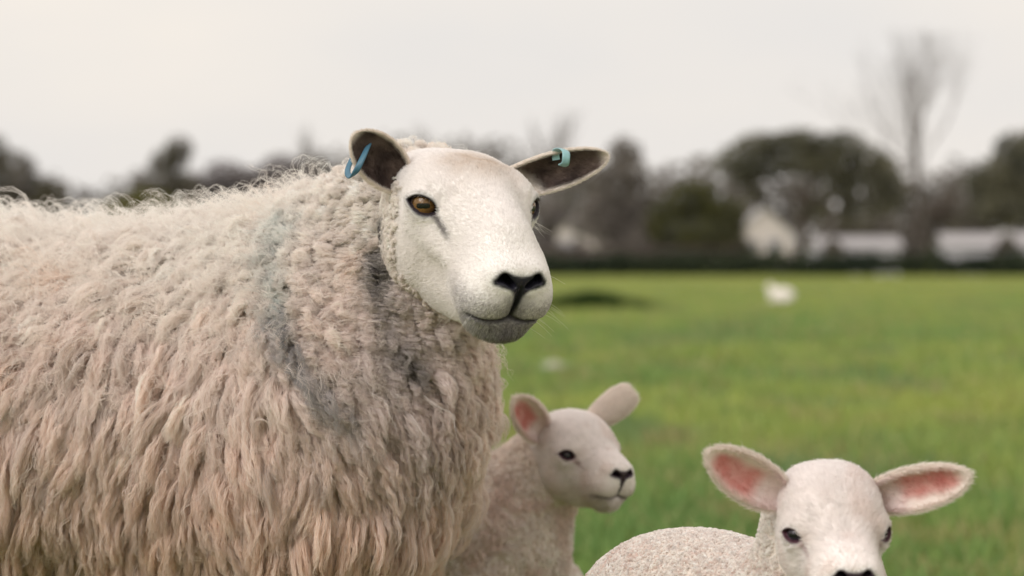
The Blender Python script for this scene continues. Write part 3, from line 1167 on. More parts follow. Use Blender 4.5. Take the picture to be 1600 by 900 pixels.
def lamb_legs(P, d, pts, k=.02):
    for hip, knee, foot in pts:
        hip, knee, foot = (np.asarray(a, float) for a in (hip, knee, foot))
        l = cone(P, hip, knee, .045, .021)
        l = smin(l, cone(P, knee, foot + np.array([0, 0, .035]), .019, .013), .012)
        l = smin(l, cone(P, foot + np.array([0, 0, .03]), foot + np.array([.008, -.008, .014]), .015, .014), .008)
        d = smin(d, np.maximum(l, -P[:, 2] + .001), k)
    return d.astype(np.float32)


def axes(f):
    f = nrm(np.array([f[0], f[1], 0.]))
    l = np.array([f[1], -f[0], 0])
    return f, l, np.stack([f, l, [0, 0, 1]], 1)


# lamb looking round from behind the ewe's chest
L1_R, L1_S = head_frame(38, 13, 2), .71
L1_O = at(913, 705, 3.15)
f1, l1, A1 = axes((.88, -.47))
C1 = at(690, 870, 3.26)
C1[2] = .335


def lamb1_body(P):
    h = lambda p: (np.asarray(p, float) * L1_S) @ L1_R.T + L1_O
    d = ell(P, C1 - f1 * .06, (.21, .100, .108), A1)
    d = smin(d, ell(P, C1 + f1 * .085, (.095, .080, .100), A1), .04)
    d = smin(d, cone(P, C1 + f1 * .085 + np.array([0, 0, .03]), h((0, -.085, -.050)), .076, .052), .03)
    lg = []
    for a, b in ((.10, .055), (.13, -.055), (-.20, .06), (-.16, -.06)):
        p = C1 + f1 * a + l1 * b
        hind = a < 0
        lg.append((p + [0, 0, -.06], p + f1 * (-.03 if hind else .0) + [0, 0, -.17], p * [1, 1, 0] + f1 * (.0 if hind else .005)))
    return lamb_legs(P, d, lg)


def lamb1_col(P):
    n = fbm(P, 40, 2)
    c = np.tile(np.array([.965, .90, .87]), (len(P), 1))
    c = mixc(c, (.84, .71, .66), smooth01(.35, .75, n) * .8)
    return mixc(c, (.90, .82, .75), smooth01(.40, .47, P[:, 2]) * .6)


make_lamb('lamb', 'small lamb with pink ears peering out from behind the ewe', L1_R, L1_O, L1_S,
          ((-.062, -.058, .014), at(805, 624, 3.10), (.45, -.85, -.15), .0235, .95, .60),
          ((.050, -.060, .032), at(988, 613, 3.20), (.75, .30, .50), .019, .9, .30),
          lamb1_body, C1 - [.42, .35, .36], C1 + [.42, .30, .35], (C1[0], C1[1], 0), .013, lamb1_col, 16000, (-.3, 0, -1), .0036)

# lamb facing the camera in front, at the right
L2_R, L2_S = head_frame(6, 22, 0), .745
L2_O = at(1305, 822, 2.30)
f2, l2, A2 = axes((.62, -.78))
C2 = at(1132, 930, 2.50)
C2[2] = .325


def lamb2_body(P):
    h = lambda p: (np.asarray(p, float) * L2_S) @ L2_R.T + L2_O
    d = ell(P, C2 - f2 * .03, (.18, .094, .108), A2)
    d = smin(d, ell(P, C2 + f2 * .11 - [0, 0, .01], (.10, .090, .105), A2), .04)
    d = smin(d, cone(P, C2 + f2 * .13 + np.array([0, 0, .0]), h((0, -.085, -.055)), .085, .055), .03)
    lg = []
    for a, b in ((.14, .055), (.17, -.055), (-.17, .06), (-.13, -.06)):
        p = C2 + f2 * a + l2 * b
        hind = a < 0
        lg.append((p + [0, 0, -.06], p + f2 * (-.03 if hind else .0) + [0, 0, -.17], p * [1, 1, 0] + f2 * (.0 if hind else .005)))
    return lamb_legs(P, d, lg)


def lamb2_col(P):
    n = .35 * fbm(P, 60, 2) + .65 * vnoise(P, 420)
    c = np.tile(np.array([.96, .915, .885]), (len(P), 1))
    return mixc(c, (.74, .56, .50), smooth01(.42, .80, n) * .75 * smooth01(.47, .38, P[:, 2]))


make_lamb('lamb', 'white lamb with wide red ears facing the camera at lower right', L2_R, L2_O, L2_S,
          ((-.060, -.052, .014), at(1107, 708, 2.28), (.12, -.93, -.20), .0245, .95, .60),
          ((.060, -.052, .014), at(1514, 743, 2.27), (-.12, -.93, -.25), .0235, .95, .60),
          lamb2_body, C2 - [.30, .38, .36], C2 + [.36, .38, .30], (C2[0], C2[1], 0), .0050, lamb2_col, 60000, (-.4, .4, -.6), .0015)


# far lamb resting on the grass
def far_lamb(P):
    d = ell(P, (0, 0, .15), (.25, .13, .15))
    d = smin(d, cone(P, (.15, 0, .17), (.24, -.03, .30), .09, .06), .04)
    d = smin(d, cone(P, (.24, -.03, .32), (.32, -.09, .28), .055, .032), .03)
    for sx in (-1, 1):
        d = smin(d, cone(P, (.22, -.03 + .05 * sx, .34), (.20, -.03 + .11 * sx, .34), .02, .008), .01)
        d = smin(d, cone(P, (.12, .10 * sx, .05), (.28, .09 * sx, .03), .04, .022), .02)
        d = smin(d, cone(P, (-.14, .11 * sx, .07), (.0, .13 * sx, .03), .06, .025), .02)
    return d.astype(np.float32)


fv, ff = surface(far_lamb, (-.32, -.26, -.01), (.42, .26, .45), .012)
M_LWOOL = mat_plain('lamb_wool', (.80, .74, .70), .9, .08, 30, .1, .4)
fo = empty('lamb', tuple(at(1222, 474, 41.) * [1, 1, 0]), 'tiny far-off white lamb lying out on the open grass', 'lamb')
fo.rotation_euler = (0, 0, math.radians(160))
fo.scale = (.88, .88, .88)
mesh_obj('body', fv, ff, M_LWOOL, fo)


# ------------------------------------------------------------------ field
def field_mat():
    m, nt, b = new_mat('meadow_turf')
    b.inputs['Roughness'].default_value = .9
    b.inputs['Specular IOR Level'].default_value = .1
    tc = nt.nodes.new('ShaderNodeTexCoord')
    mp = nt.nodes.new('ShaderNodeMapping')
    mp.inputs['Scale'].default_value = (.35, .12, 1)
    n1 = nt.nodes.new('ShaderNodeTexNoise')
    n1.inputs['Scale'].default_value = 1.0
    n1.inputs['Detail'].default_value = 6
    n2 = nt.nodes.new('ShaderNodeTexNoise')
    n2.inputs['Scale'].default_value = 9
    n2.inputs['Detail'].default_value = 5
    r1 = nt.nodes.new('ShaderNodeValToRGB')
    e = r1.color_ramp.elements
    e[0].position, e[0].color = .34, (.185, .245, .055, 1)
    e[1].position, e[1].color = .66, (.310, .335, .080, 1)
    r2 = nt.nodes.new('ShaderNodeValToRGB')
    e = r2.color_ramp.elements
    e[0].position, e[0].color = .3, (.62, .66, .60, 1)
    e[1].position, e[1].color = .7, (1.1, 1.06, 1.0, 1)
    mu = nt.nodes.new('ShaderNodeMixRGB')
    mu.blend_type = 'MULTIPLY'
    mu.inputs['Fac'].default_value = 1
    nt.links.new(tc.outputs['Object'], mp.inputs['Vector'])
    nt.links.new(mp.outputs['Vector'], n1.inputs['Vector'])
    nt.links.new(tc.outputs['Object'], n2.inputs['Vector'])
    nt.links.new(n1.outputs['Fac'], r1.inputs['Fac'])
    nt.links.new(n2.outputs['Fac'], r2.inputs['Fac'])
    nt.links.new(r1.outputs['Color'], mu.inputs['Color1'])
    nt.links.new(r2.outputs['Color'], mu.inputs['Color2'])
    nt.links.new(mu.outputs['Color'], b.inputs['Base Color'])
    bp_ = nt.nodes.new('ShaderNodeBump')
    bp_.inputs['Strength'].default_value = .6
    bp_.inputs['Distance'].default_value = .05
    nt.links.new(n2.outputs['Fac'], bp_.inputs['Height'])
    nt.links.new(bp_.outputs['Normal'], b.inputs['Normal'])
    return m


gx = np.concatenate([-np.geomspace(900, 3, 24), np.linspace(-2.4, 2.4, 9), np.geomspace(3, 900, 24)])
gy = np.concatenate([np.linspace(-60, 0, 7), np.geomspace(2, 1600, 46)])
GX, GY = np.meshgrid(gx, gy, indexing='ij')
G = np.stack([GX, GY, 0 * GX], -1).reshape(-1, 3)
gi = np.arange(len(G)).reshape(GX.shape)
GF = np.stack([gi[:-1, :-1], gi[1:, :-1], gi[1:, 1:], gi[:-1, 1:]], -1).reshape(-1, 4)
fld = mesh_obj('field', G, GF, field_mat())
fld['kind'] = 'structure'

M_GRASS = mat_hair('grass_blade', .30)


def grass(n, y0, y1, xw, h, w, seed):
    r = np.random.default_rng(seed)
    y = y0 * (y1 / y0) ** r.random(n)
    x = (r.random(n) * 2 - 1) * (xw + .50 * y)
    p = np.stack([x, y, 0 * x], 1)
    tuft = fbm(p, 1.3, 3)
    keep = r.random(n) < .25 + 1.2 * tuft
    p, tuft = p[keep], tuft[keep]
    n = len(p)
    sc = np.clip(p[:, 1] / 6, .8, 3.0)
    hh = h * (.5 + .9 * r.random(n)) * (.55 + .9 * tuft) * np.clip(sc, .8, 1.25)
    ww = w * sc * (.7 + .6 * r.random(n))
    a = r.random(n) * 6.283
    side = np.stack([np.cos(a), np.sin(a), 0 * a], 1)
    b = r.random(n) * 6.283
    lean = np.stack([np.cos(b), np.sin(b), 0 * b], 1) * (hh * (.25 + .6 * r.random(n)))[:, None]
    z = np.array([0, 0, 1.])
    v0, v1 = p - side * ww[:, None], p + side * ww[:, None]
    m_ = p + z * (hh * .6)[:, None] + lean * .4
    v2, v3 = m_ - side * ww[:, None] * .75, m_ + side * ww[:, None] * .75
    v4 = p + z * hh[:, None] + lean
    V = np.stack([v0, v1, v2, v3, v4], 1).reshape(-1, 3)
    o = np.arange(n)[:, None] * 5
    F = np.concatenate([o + [0, 1, 3], o + [0, 3, 2], o + [2, 3, 4]], 1).reshape(-1, 3)
    big = fbm(p + 5, .35, 2)
    c = mixc((.195, .312, .108), (.400, .455, .126), np.clip(big * 1.8 - .4 + .5 * (r.random(n) - .5) + .8 * (fbm(p, 2.6, 2) - .5), 0, 1))
    c = mixc(c, (.16, .25, .13), .7 * smooth01(.52, .72, fbm(p + 9, 1.7, 2)))
    c = mixc(c, (.40, .33, .17), .6 * smooth01(.60, .75, fbm(p + 21, 3.1, 2)))
    c = mixc(c, (.44, .38, .20), (r.random(n) < .08) * .8)
    return V, F, np.repeat(c, 5, 0)


gv, gf, gc = grass(330000, 3.3, 60, .8, .055, .0036, 5)
gv2, gf2, gc2 = grass(60000, 1.2, 3.4, 1.6, .055, .0035, 6)
gr = mesh_obj('grass', np.concatenate([gv, gv2]), np.concatenate([gf, gf2 + len(gv)]), M_GRASS, smooth=False, cols=np.concatenate([gc, gc2]))
gr['kind'] = 'stuff'
gr['label'] = 'short green meadow grass'
gr['category'] = 'grass'


# ------------------------------------------------------------------ trees, shrubs, hedge
def tube(path, radii, k=5):
    p = np.asarray(path, float)
    t = nrm(np.gradient(p, axis=0))
    ref = np.array([.31, .95, .05])
    a = nrm(np.cross(t, ref))
    b = np.cross(t, a)
    ang = np.arange(k) * 6.2832 / k
    V = p[:, None] + np.asarray(radii)[:, None, None] * (a[:, None] * np.cos(ang)[None, :, None] + b[:, None] * np.sin(ang)[None, :, None])
    n = len(p)
    i = np.arange(n * k).reshape(n, k)
    F = np.stack([i[:-1], np.roll(i[:-1], -1, 1), np.roll(i[1:], -1, 1), i[1:]], -1).reshape(-1, 4)
    return V.reshape(-1, 3), F


class Acc:
    def __init__(s):
        s.V, s.F, s.o = [], [], 0

    def add(s, v, f):
        s.V.append(v)
        s.F.append(np.asarray(f) + s.o)
        s.o += len(v)

    def get(s):
        return np.concatenate(s.V), np.concatenate(s.F)


def branch(acc, ends, p, d, L, r, depth, rd, spread, up, taper=.56, kids=(2, 4), minr=.006):
    n = 5
    pts = [p]
    q = p.copy()
    dd = d.copy()
    for i in range(n - 1):
        dd = nrm(dd + rd.normal(0, .10, 3) + np.array([0, 0, up * .06]))
        q = q + dd * L / (n - 1)
        pts.append(q)
    rr = np.linspace(r, r * taper, n)
    acc.add(*tube(pts, np.maximum(rr, minr), 6 if depth > 2 else 4))
    if depth == 0:
        ends.append(q)
        return
    for j in range(rd.integers(kids[0], kids[1] + 1)):
        t = rd.uniform(.45, 1.0)
        b0 = pts[min(n - 1, int(round(t * (n - 1))))]
        nd = nrm(dd + spread * rd.normal(0, 1, 3) * np.array([1, 1, .75]) + np.array([0, 0, up * .25]))
        branch(acc, ends, b0, nd, L * rd.uniform(.55, .8), r * taper * rd.uniform(.6, .85), depth - 1, rd, spread, up, taper, kids, minr)
    branch(acc, ends, q, nrm(dd + rd.normal(0, .15, 3)), L * .75, r * taper, depth - 1, rd, spread, up, taper, kids, minr)


def leaves(centres, radii, n, size, rd, thr=.36):
    """leaf quads in lumpy clumps"""
    k = len(centres)
    w = np.array([r[0] * r[1] * r[2] for r in radii]) ** .75
    ci = rd.choice(k, n, p=w / w.sum())
    v = nrm(rd.normal(size=(n, 3))) * (rd.random(n) ** .42)[:, None]
    p = np.asarray(centres)[ci] + v * np.asarray(radii)[ci]
    g = fbm(p, 1.1, 2)
    p = p[g > thr]
    n = len(p)
    a, b = nrm(rd.normal(size=(n, 3))), rd.normal(size=(n, 3))
    b = nrm(np.cross(a, b))
    s_ = size * (.6 + .8 * rd.random(n))[:, None]
    V = np.stack([p - a * s_, p + b * s_ * .6, p + a * s_, p - b * s_ * .6], 1).reshape(-1, 3)
    F = np.arange(n * 4).reshape(n, 4)
    return V, F, p


def leaf_mat_cols(p, c0, c1, rd):
    g = fbm(p, .9, 2)
    c = mixc(c0, c1, np.clip(g * 1.6 - .3 + .4 * (rd.random(len(p)) - .5), 0, 1))
    return np.repeat(c, 4, 0)


M_LEAF = mat_hair('leaf', .25)
M_BARK = mat_plain('bark', (.085, .070, .058), .9, .3, 6, .1, .4)
M_TWIG = mat_plain('bare_twig', (.20, .178, .172), .9, .25, 6, .1)


def pxs(px, d):
    return px * d / FPX


def leafy(name, label, cat, u, v_top, hw_px, d, c0, c1, clumps, nleaf=4500, size=.16, trunk=True, seed=0, vbase=None, group=None):
    """clumps: (du, v, ru, rv) in photo pixels, turned into real lumps at distance d"""
    rd = np.random.default_rng(seed + 11)
    base = at(u, VH, d)
    base[2] = 0
    root = empty(name, tuple(base), label, cat, group)
    cen, rad = [], []
    for du, v, ru, rv in clumps:
        c = at(u + du, v, d)
        cen.append(c + [0, rd.uniform(-.5, .5), 0])
        rad.append((pxs(ru, d), pxs(ru, d) * .85, pxs(rv, d)))
    acc, ends = Acc(), []
    top = np.mean(cen, 0)
    h = max(.5, top[2] * .75)
    r0 = .045 * h + .05
    n = 6
    pts = np.linspace(base - [0, 0, .1], np.array([base[0] * .6 + top[0] * .4, base[1], h]), n)
    pts[1:-1] += rd.normal(0, .04 * h / 3, (n - 2, 3))
    acc.add(*tube(pts, np.linspace(r0 * 1.25, r0 * .55, n), 8))
    for c, r in zip(cen, rad):
        k = rd.integers(2, n)
        a = pts[k]
        mid = (a + c) / 2 + rd.normal(0, .15, 3)
        acc.add(*tube(cat_rom([a, mid, c], 6), np.linspace(r0 * .5, .03, 6), 5))
        for j in range(4):
            e = c + nrm(rd.normal(size=3)) * np.array(r) * .8
            acc.add(*tube([c * .7 + a * .3, (c + e) / 2 + rd.normal(0, .1, 3), e], [r0 * .22, .03, .012], 4))
    V, F = acc.get()
    mesh_obj('trunk', V, F, M_BARK, root, world=True)
    V, F, p = leaves(cen, rad, int(nleaf * 2.0), size * .68, rd)
    mesh_obj('crown', V, F, M_LEAF, root, smooth=False, cols=leaf_mat_cols(p, c0, c1, rd), world=True)
    return root


def bare(name, label, u, d, v_top, seed, spread=.42, depth=5, up=1.0, r=None, group=None, kids=(2, 3), lean=0.0, mat=None):
    rd = np.random.default_rng(seed)
    base = at(u, VH, d)
    base[2] = 0
    root = empty(name, tuple(base), label, 'tree', group)
    H = at(u, v_top, d)[2]
    acc, ends = Acc(), []
    branch(acc, ends, base - [0, 0, .1], nrm(np.array([lean, 0, 1.])), H * .30, r or .030 * H, depth, rd, spread, up, kids=kids, minr=.006)
    V, F = acc.get()
    k = H / V[:, 2].max()
    V = (V - base) * k + base
    low = V[F].mean(1)[:, 2] < H * .30
    mesh_obj('trunk', V, F[low], M_BARK, root, world=True)
    mesh_obj('crown', V, F[~low], mat or M_TWIG, root, world=True)
    return root


DG0, DG1 = (.105, .106, .084), (.220, .208, .140)      # ivy and evergreen, distance haze mixed into the leaf colour
BR0, BR1 = (.175, .156, .142), (.300, .268, .236)      # budding brown twigs, paled to stand in for haze
YG0, YG1 = (.130, .135, .045), (.230, .215, .085)      # fresh yellow green
PU0, PU1 = (.170, .148, .155), (.280, .250, .250)      # mauve winter twigs

leafy('oak_tree', 'broad dark evergreen tree with flat spreading crown beyond the field', 'tree', 1250, 205, 160, 121.5, DG0, DG1,
      [(-100, 255, 40, 30), (-55, 228, 50, 24), (0, 222, 55, 22), (60, 232, 55, 28), (110, 265, 45, 36), (135, 300, 36, 40), (70, 285, 45, 34), (-85, 275, 26, 26), (20, 330, 30, 26), (95, 335, 40, 28), (0, 255, 50, 20), (-50, 262, 36, 20), (45, 262, 40, 24), (-70, 300, 18, 20)], 6200, .17, seed=1)
rd = np.random.default_rng(61)
base = at(1437, VH, 121.5) * [1, 1, 0]
root = empty('bare_tree', tuple(base), 'tall bare tree with fan of fine twigs at far right', 'tree')
H = at(1437, 52, 121.5)[2]
n = 10
tp = np.array([base + [.35 * math.sin(i * .9) * i / n, 0, H * .80 * i / (n - 1) - .1] for i in range(n)])
tr = np.linspace(.25, .028, n)
mesh_obj('trunk', *tube(tp, tr, 9), M_BARK, root, world=True)
acc, ends = Acc(), []
for j in range(14):
    t = .22 + .72 * (j + rd.random()) / 14
    k = t * (n - 1)
    p0 = tp[int(k)] + (tp[min(n - 1, int(k) + 1)] - tp[int(k)]) * (k - int(k))
    az = rd.random() * 6.283
    ln = H * (.34 - .22 * t) * rd.uniform(.8, 1.25)
    el = .55 + .55 * t
    dr = nrm(np.array([math.cos(az), math.sin(az), el * 1.6]))
    branch(acc, ends, p0, dr, ln, max(.022, tr[int(k)] * .36), 3, rd, .36, .9, taper=.52, kids=(2, 3), minr=.005)
V, F = acc.get()
V[:, 2] = np.minimum(V[:, 2], H)
mesh_obj('crown', V, F, M_TWIG, root, world=True)
leafy('evergreen_tree', 'dense dark green tree at right edge of the far tree line', 'tree', 1600, 205, 80, 122, DG0, DG1,
      [(0, 240, 50, 38), (-45, 285, 48, 42), (30, 290, 60, 50), (-30, 330, 60, 30), (50, 340, 60, 30)], 7000, .18, seed=2)
leafy('budding_tree', 'narrow brown budding tree just right of the ewe\'s face', 'tree', 975, 215, 45, 124, BR0, BR1,
      [(0, 240, 30, 28), (14, 272, 36, 30), (-22, 288, 34, 34), (20, 325, 44, 36), (-28, 345, 46, 38), (10, 380, 56, 32)], 4400, .15, seed=3)
leafy('bushy_tree', 'rounded olive green bushy tree left of the spreading evergreen', 'tree', 1085, 280, 70, 120, DG0, (.115, .115, .036),
      [(0, 312, 45, 30), (-45, 345, 36, 36), (40, 340, 40, 36), (0, 375, 70, 34)], 5200, .16, seed=4)
leafy('shrub', 'low dark shrub under the spreading evergreen', 'shrub', 1150, 310, 40, 120, DG0, DG1, [(0, 338, 28, 28), (-15, 370, 36, 30), (5, 392, 34, 24)], 2400, .14, seed=5)
leafy('shrub', 'brown twiggy shrub between bare tree and spreading evergreen', 'shrub', 1345, 335, 60, 134, BR0, BR1, [(-30, 360, 36, 26), (25, 355, 36, 26), (0, 385, 60, 20)], 2200, .15, seed=6)
leafy('shrub', 'brown shrub behind the foot of the bare tree', 'shrub', 1470, 330, 50, 133, BR0, (.15, .12, .10), [(-20, 350, 34, 36), (15, 330, 30, 30), (0, 385, 40, 24)], 2200, .15, seed=7)
leafy('shrub', 'grey brown shrub beside the ewe\'s far ear', 'shrub', 870, 320, 40, 126, BR0, PU1, [(0, 350, 32, 30), (-20, 385, 36, 26), (25, 392, 30, 22)], 2200, .15, seed=8)
for u_, vt_, sd_, lb in ((843, 165, 21, 'thin pale bare tree rising behind the ewe\'s far ear'), (705, 190, 22, 'thin pale bare tree above the ewe\'s forehead'), (490, 188, 23, 'thin pale bare tree left of the ewe\'s near ear')):
    bare('bare_tree', lb, u_, 170, vt_, sd_, spread=.40, depth=5, up=1.2, group='thin bare trees far behind the ewe')
leafy('leaning_tree', 'dark leaning tree rising above the middle of the ewe\'s back', 'tree', 268, 215, 40, 124, BR0, (.16, .15, .11), [(12, 235, 24, 24), (-4, 258, 34, 28), (-20, 292, 44, 30), (10, 300, 40, 34), (0, 340, 56, 36)], 3600, .15, seed=9)
for u_, vt_, w_, sd_, lb in ((345, 250, 70, 31, 'mauve grey bare shrub right of the leaning tree'), (440, 242, 62, 32, 'mauve grey bare shrub nearest the ewe\'s neck')):
    leafy('shrub', lb, 'shrub', u_, vt_, w_, 128, PU0, PU1, [(0, vt_ + 24, w_ * .6, 26), (-w_ * .5, vt_ + 45, w_ * .6, 30), (w_ * .5, vt_ + 40, w_ * .6, 30), (0, vt_ + 90, w_, 50)], 3800, .14, seed=sd_, group='mauve shrubs above the ewe')
leafy('shrub', 'yellow green shrub low behind the ewe\'s back', 'shrub', 225, 285, 60, 120, YG0, YG1, [(0, 318, 45, 26), (-35, 340, 40, 30), (40, 335, 40, 30), (0, 380, 70, 36)], 3200, .15, seed=33)
leafy('evergreen_tree', 'brown green tree sloping down at left edge of picture', 'tree', -20, 205, 110, 120, BR0, (.115, .105, .060), [(0, 235, 36, 30), (30, 268, 50, 36), (75, 305, 50, 32), (-50, 280, 60, 50), (40, 345, 90, 50)], 6500, .17, seed=34)

for u_, vt_, w_, d_, sd_, ca, cb, lb in (
        (1020, 330, 36, 121, 41, BR0, BR1, 'brown shrub between the budding tree and the olive bushy tree'),
        (1420, 345, 26, 122, 43, BR0, BR1, 'brown low shrub just left of the bare tree\'s trunk'),
        (1515, 318, 36, 122, 44, BR0, DG1, 'olive brown shrub left of the right-edge evergreen'),
        (1302, 372, 24, 116.8, 46, BR0, DG1, 'low brown bush against the left end of the white shed'),
        (1572, 368, 26, 116.8, 47, BR0, DG1, 'low brown bush in front of the right-edge white shed'),
        (935, 300, 34, 131, 45, PU0, BR1, 'grey twiggy shrub left of the budding tree')):
    leafy('shrub', lb, 'shrub', u_, vt_, w_, d_, ca, cb, [(0, vt_ + 24, w_ * .7, 24), (-w_ * .4, vt_ + 48, w_ * .7, 26), (w_ * .4, vt_ + 46, w_ * .7, 26)], 1800, .14, seed=sd_)

# the wood beyond, one soft mass
rd = np.random.default_rng(55)
cen, rad = [], []
for x in np.arange(-150, 150, 2.2):
    hgt = 5.6 + 5.0 * float(fbm(np.array([[x, 0, 0]]), .09, 2)[0]) + rd.uniform(-.6, .6)
    for z in (hgt * .35, hgt * .75):
        cen.append(np.array([x + rd.uniform(-.8, .8), 190 + rd.uniform(-2, 2), z]))
        rad.append((rd.uniform(1.5, 2.6), 1.6, hgt * .36))
wv, wf, wp = leaves(cen, rad, 90000, .30, rd, .30)
wood = mesh_obj('far_wood', wv, wf, M_LEAF, smooth=False, cols=leaf_mat_cols(wp, (.15, .135, .125), (.26, .235, .21), rd))
wood['kind'] = 'stuff'
wood['label'] = 'soft grey brown wood closing off the far distance'
wood['category'] = 'wood'

# hedge along the far side of the field
rd = np.random.default_rng(77)
hx = np.arange(-90, 100, 1.0)
cen = [np.array([x, 115 + rd.uniform(-.3, .3), .47 + rd.uniform(-.05, .12)]) for x in hx]
rad = [(.85, .55, .55 + rd.uniform(-.06, .14)) for x in hx]
hv, hf, hp = leaves(cen, rad, 75000, .13, rd, 0)
hroot = empty('hedge', (8, 115, 0), 'low dark clipped hedge along the far edge of the field', 'hedge')
mesh_obj('foliage', hv, hf, M_LEAF, hroot, smooth=False, cols=leaf_mat_cols(hp, (.034, .048, .036), (.075, .090, .056), rd), world=True)
acc = Acc()
for x in hx[::2]:
    acc.add(*tube([(x, 115, -.05), (x + .05, 115, .3), (x - .1, 115.05, .7)], [.05, .04, .02], 5))
V, F = acc.get()
mesh_obj('stems', V, F, M_BARK, hroot, world=True)['kind'] = 'stuff'

# timber fence in front of part of the hedge
M_WOOD = mat_plain('dark_timber', (.085, .068, .060), .85, .3, 3, .15)


def box(x0, x1, y0, y1, z0, z1):
    V = np.array([(x, y, z) for x in (x0, x1) for y in (y0, y1) for z in (z0, z1)])
    F = np.array([(0, 1, 3, 2), (4, 6, 7, 5), (0, 4, 5, 1), (2, 3, 7, 6), (0, 2, 6, 4), (1, 5, 7, 3)])
    return V, F


fx0, fx1 = at(850, 400, 116.2)[0], at(1160, 400, 116.2)[0]
fence = empty('fence', ((fx0 + fx1) / 2, 116.2, 0), 'dark timber fence beneath the budding and olive trees', 'fence')
for x in np.arange(fx0, fx1 + .01, 1.8):
    mesh_obj('post', *box(x - .06, x + .06, 123.44, 116.26, -.1, 1.45), M_WOOD, fence, smooth=False, world=True)
for z in (.30, .62, .94, 1.26):
    mesh_obj('rail', *box(fx0, fx1, 116.08, 116.135, z - .11, z + .11), M_WOOD, fence, smooth=False, world=True)

# ------------------------------------------------------------------ buildings beyond the trees
M_RENDER = mat_plain('pale_render', (.60, .54, .53), .9, .05, 2, .1)
M_WHITE = mat_plain('white_painted_board', (.54, .53, .57), .7, .04, 2, .2)
M_ROOF = mat_plain('slate_roof', (.20, .19, .20), .85, .2, 3, .15)
M_PALE = mat_plain('pale_sheet_roof', (.42, .40, .41), .7, .06, 2, .2)
M_GLASS = mat_plain('window_glass', (.05, .06, .07), .1, .1, 2, .5)
M_DOOR = mat_plain('grey_door', (.25, .25, .27), .6, .1, 2, .3)


def gable_house(name, label, u, d, w_, dep, eave, ridge, wall_m, roof_m, wins, doors, gable_front=True):
    c = at(u, VH, d)
    x, y = c[0], d
    root = empty(name, (x, y, 0), label, 'building')
    hw_, o = w_ / 2, .18
    if gable_front:
        V = [(-hw_, 0, 0), (hw_, 0, 0), (hw_, 0, eave), (0, 0, ridge), (-hw_, 0, eave)]
        V = np.array(V + [(a, dep, b) for a, _, b in V], float)
        F = [[0, 1, 2, 3, 4], [9, 8, 7, 6, 5], [1, 6, 7, 2], [0, 4, 9, 5]]
        mesh_obj('wall', V, F, wall_m, root, smooth=False)
        for sx in (-1, 1):
            sl = (ridge - eave) / hw_
            a = np.array([(0, -o, ridge + .02), (sx * (hw_ + o), -o, eave - o * sl + .02), (sx * (hw_ + o), dep + o, eave - o * sl + .02), (0, dep + o, ridge + .02)])
            b = a + [0, 0, .12]
            mesh_obj('roof', np.concatenate([a, b]), [[0, 1, 2, 3], [7, 6, 5, 4], [0, 4, 5, 1], [1, 5, 6, 2], [2, 6, 7, 3], [3, 7, 4, 0]], roof_m, root, smooth=False)
    else:
        V = np.array([(-hw_, 0, 0), (hw_, 0, 0), (hw_, dep, 0), (-hw_, dep, 0), (-hw_, 0, eave), (hw_, 0, eave), (hw_, dep, eave), (-hw_, dep, eave), (-hw_, dep / 2, ridge), (hw_, dep / 2, ridge)], float)
        mesh_obj('wall', V, [[0, 1, 5, 4], [1, 2, 6, 9, 5], [2, 3, 7, 6], [3, 0, 4, 8, 7]], wall_m, root, smooth=False)
        for a, b in ((-o, dep / 2), (dep + o, dep / 2)):
            sl = (ridge - eave) / (dep / 2)
            q = np.array([(-hw_ - o, a, eave - o * sl + .02), (hw_ + o, a, eave - o * sl + .02), (hw_ + o, b, ridge + .02), (-hw_ - o, b, ridge + .02)])
            p = q + [0, 0, .10]
            mesh_obj('roof', np.concatenate([q, p]), [[0, 1, 2, 3], [7, 6, 5, 4], [0, 4, 5, 1], [1, 5, 6, 2], [2, 6, 7, 3], [3, 7, 4, 0]], roof_m, root, smooth=False)
    for wx, wz, ww, wh in wins:
        wo = mesh_obj('window', *box(wx - ww / 2, wx + ww / 2, -.05, -.005, wz - wh / 2, wz + wh / 2), M_WHITE, root, smooth=False)
        mesh_obj('pane', *box(wx - ww / 2 + .07, wx + ww / 2 - .07, -.06, -.052, wz - wh / 2 + .07, wz + wh / 2 - .07), M_GLASS, wo, smooth=False)
    for wx, ww, wh in doors:
        mesh_obj('door', *box(wx - ww / 2, wx + ww / 2, -.05, -.005, 0, wh), M_DOOR, root, smooth=False)
    return root


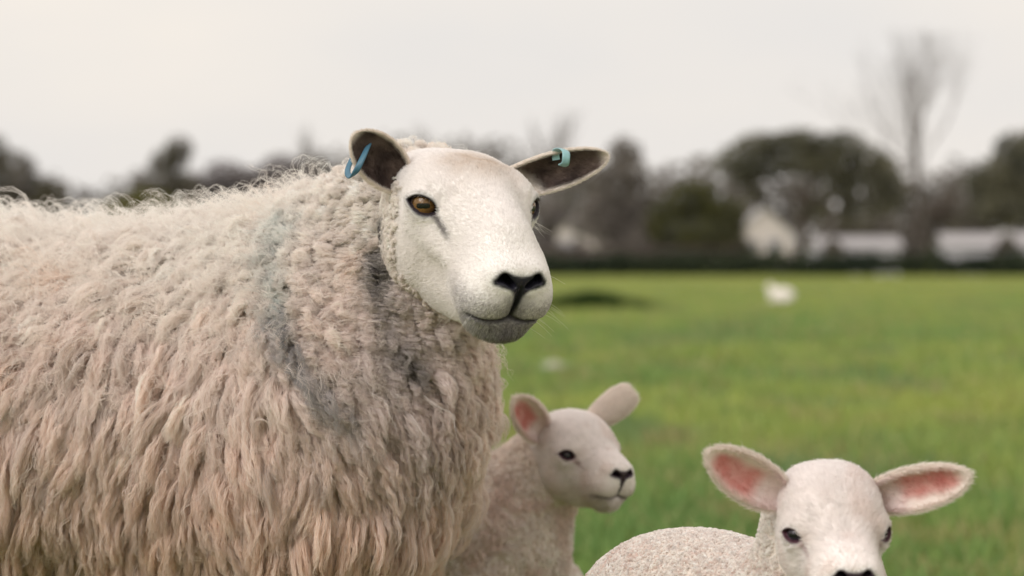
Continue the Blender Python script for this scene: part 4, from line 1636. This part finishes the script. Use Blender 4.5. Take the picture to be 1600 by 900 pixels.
gable_house('cottage', 'pale pink cottage gable seen beside the ewe\'s far eye', 905, 150, 3.6, 7, 2.3, 3.7, M_RENDER, M_PALE, [(.0, 2.6, .7, .6)], [(-.8, .9, 2.0)])
gable_house('cottage', 'pale pink cottage glimpsed left of the spreading tree\'s trunk', 1195, 150, 3.4, 7, 2.4, 3.9, M_RENDER, M_PALE, [(.6, 1.6, .8, .9)], [(-.8, .9, 2.0)])
gable_house('shed', 'long low white shed right of the spreading tree\'s trunk', 1342, 117.4, 3.9, 2.2, 1.35, 1.80, M_WHITE, M_PALE, [], [(-1.6, .9, 1.3)], False)
gable_house('shed', 'long low white shed at right edge beyond the bare tree', 1545, 117.4, 4.2, 2.2, 1.45, 1.95, M_WHITE, M_PALE, [], [(1.2, .9, 1.4)], False)

# ------------------------------------------------------------------ small things on the grass
c = at(922, 486, 35) * [1, 1, 0]
rd = np.random.default_rng(5)
rush = empty('rush_clump', tuple(c), 'dark clump of rushes in the grass right of the ewe\'s muzzle', 'plant')
n = 1600
px_ = rd.normal(0, 1, (n, 2)) * [.30, .18]
b_ = np.concatenate([px_, np.zeros((n, 1))], 1)
t_ = b_ + np.stack([px_[:, 0] * .5 + rd.normal(0, .05, n), px_[:, 1] * .5, .15 + .20 * rd.random(n) * np.exp(-(px_[:, 0] / .4) ** 2)], 1)
V = np.stack([b_ - [.010, 0, 0], b_ + [.010, 0, 0], t_], 1).reshape(-1, 3)
mesh_obj('leaf_blades', V, np.arange(n * 3).reshape(n, 3), M_LEAF, rush, smooth=False, cols=np.tile(np.array([.035, .060, .020]), (n * 3, 1)))

c = at(865, 585, 15.3) * [1, 1, 0]
wt_ = empty('wool_tuft', tuple(c), 'small pale tuft of shed wool on grass under the ewe\'s muzzle', 'wool')
Pp = np.random.default_rng(8).normal(0, 1, (260, 3)) * [.026, .020, .010] + [0, 0, .045]
dirs = nrm(np.random.default_rng(9).normal(size=(260, 3)))
tt = np.linspace(0, 1, 6)[None, :, None]
Xw = Pp[:, None] + dirs[:, None] * .03 * tt + .012 * np.sin(6 * tt + dirs[:, :1, None] * 6) * np.roll(dirs, 1, 1)[:, None] + c
curves_obj('fibres', Xw, .0009 * np.ones(6), np.tile(np.array([.85, .82, .78]), (260, 1)), M_WOOL, wt_)
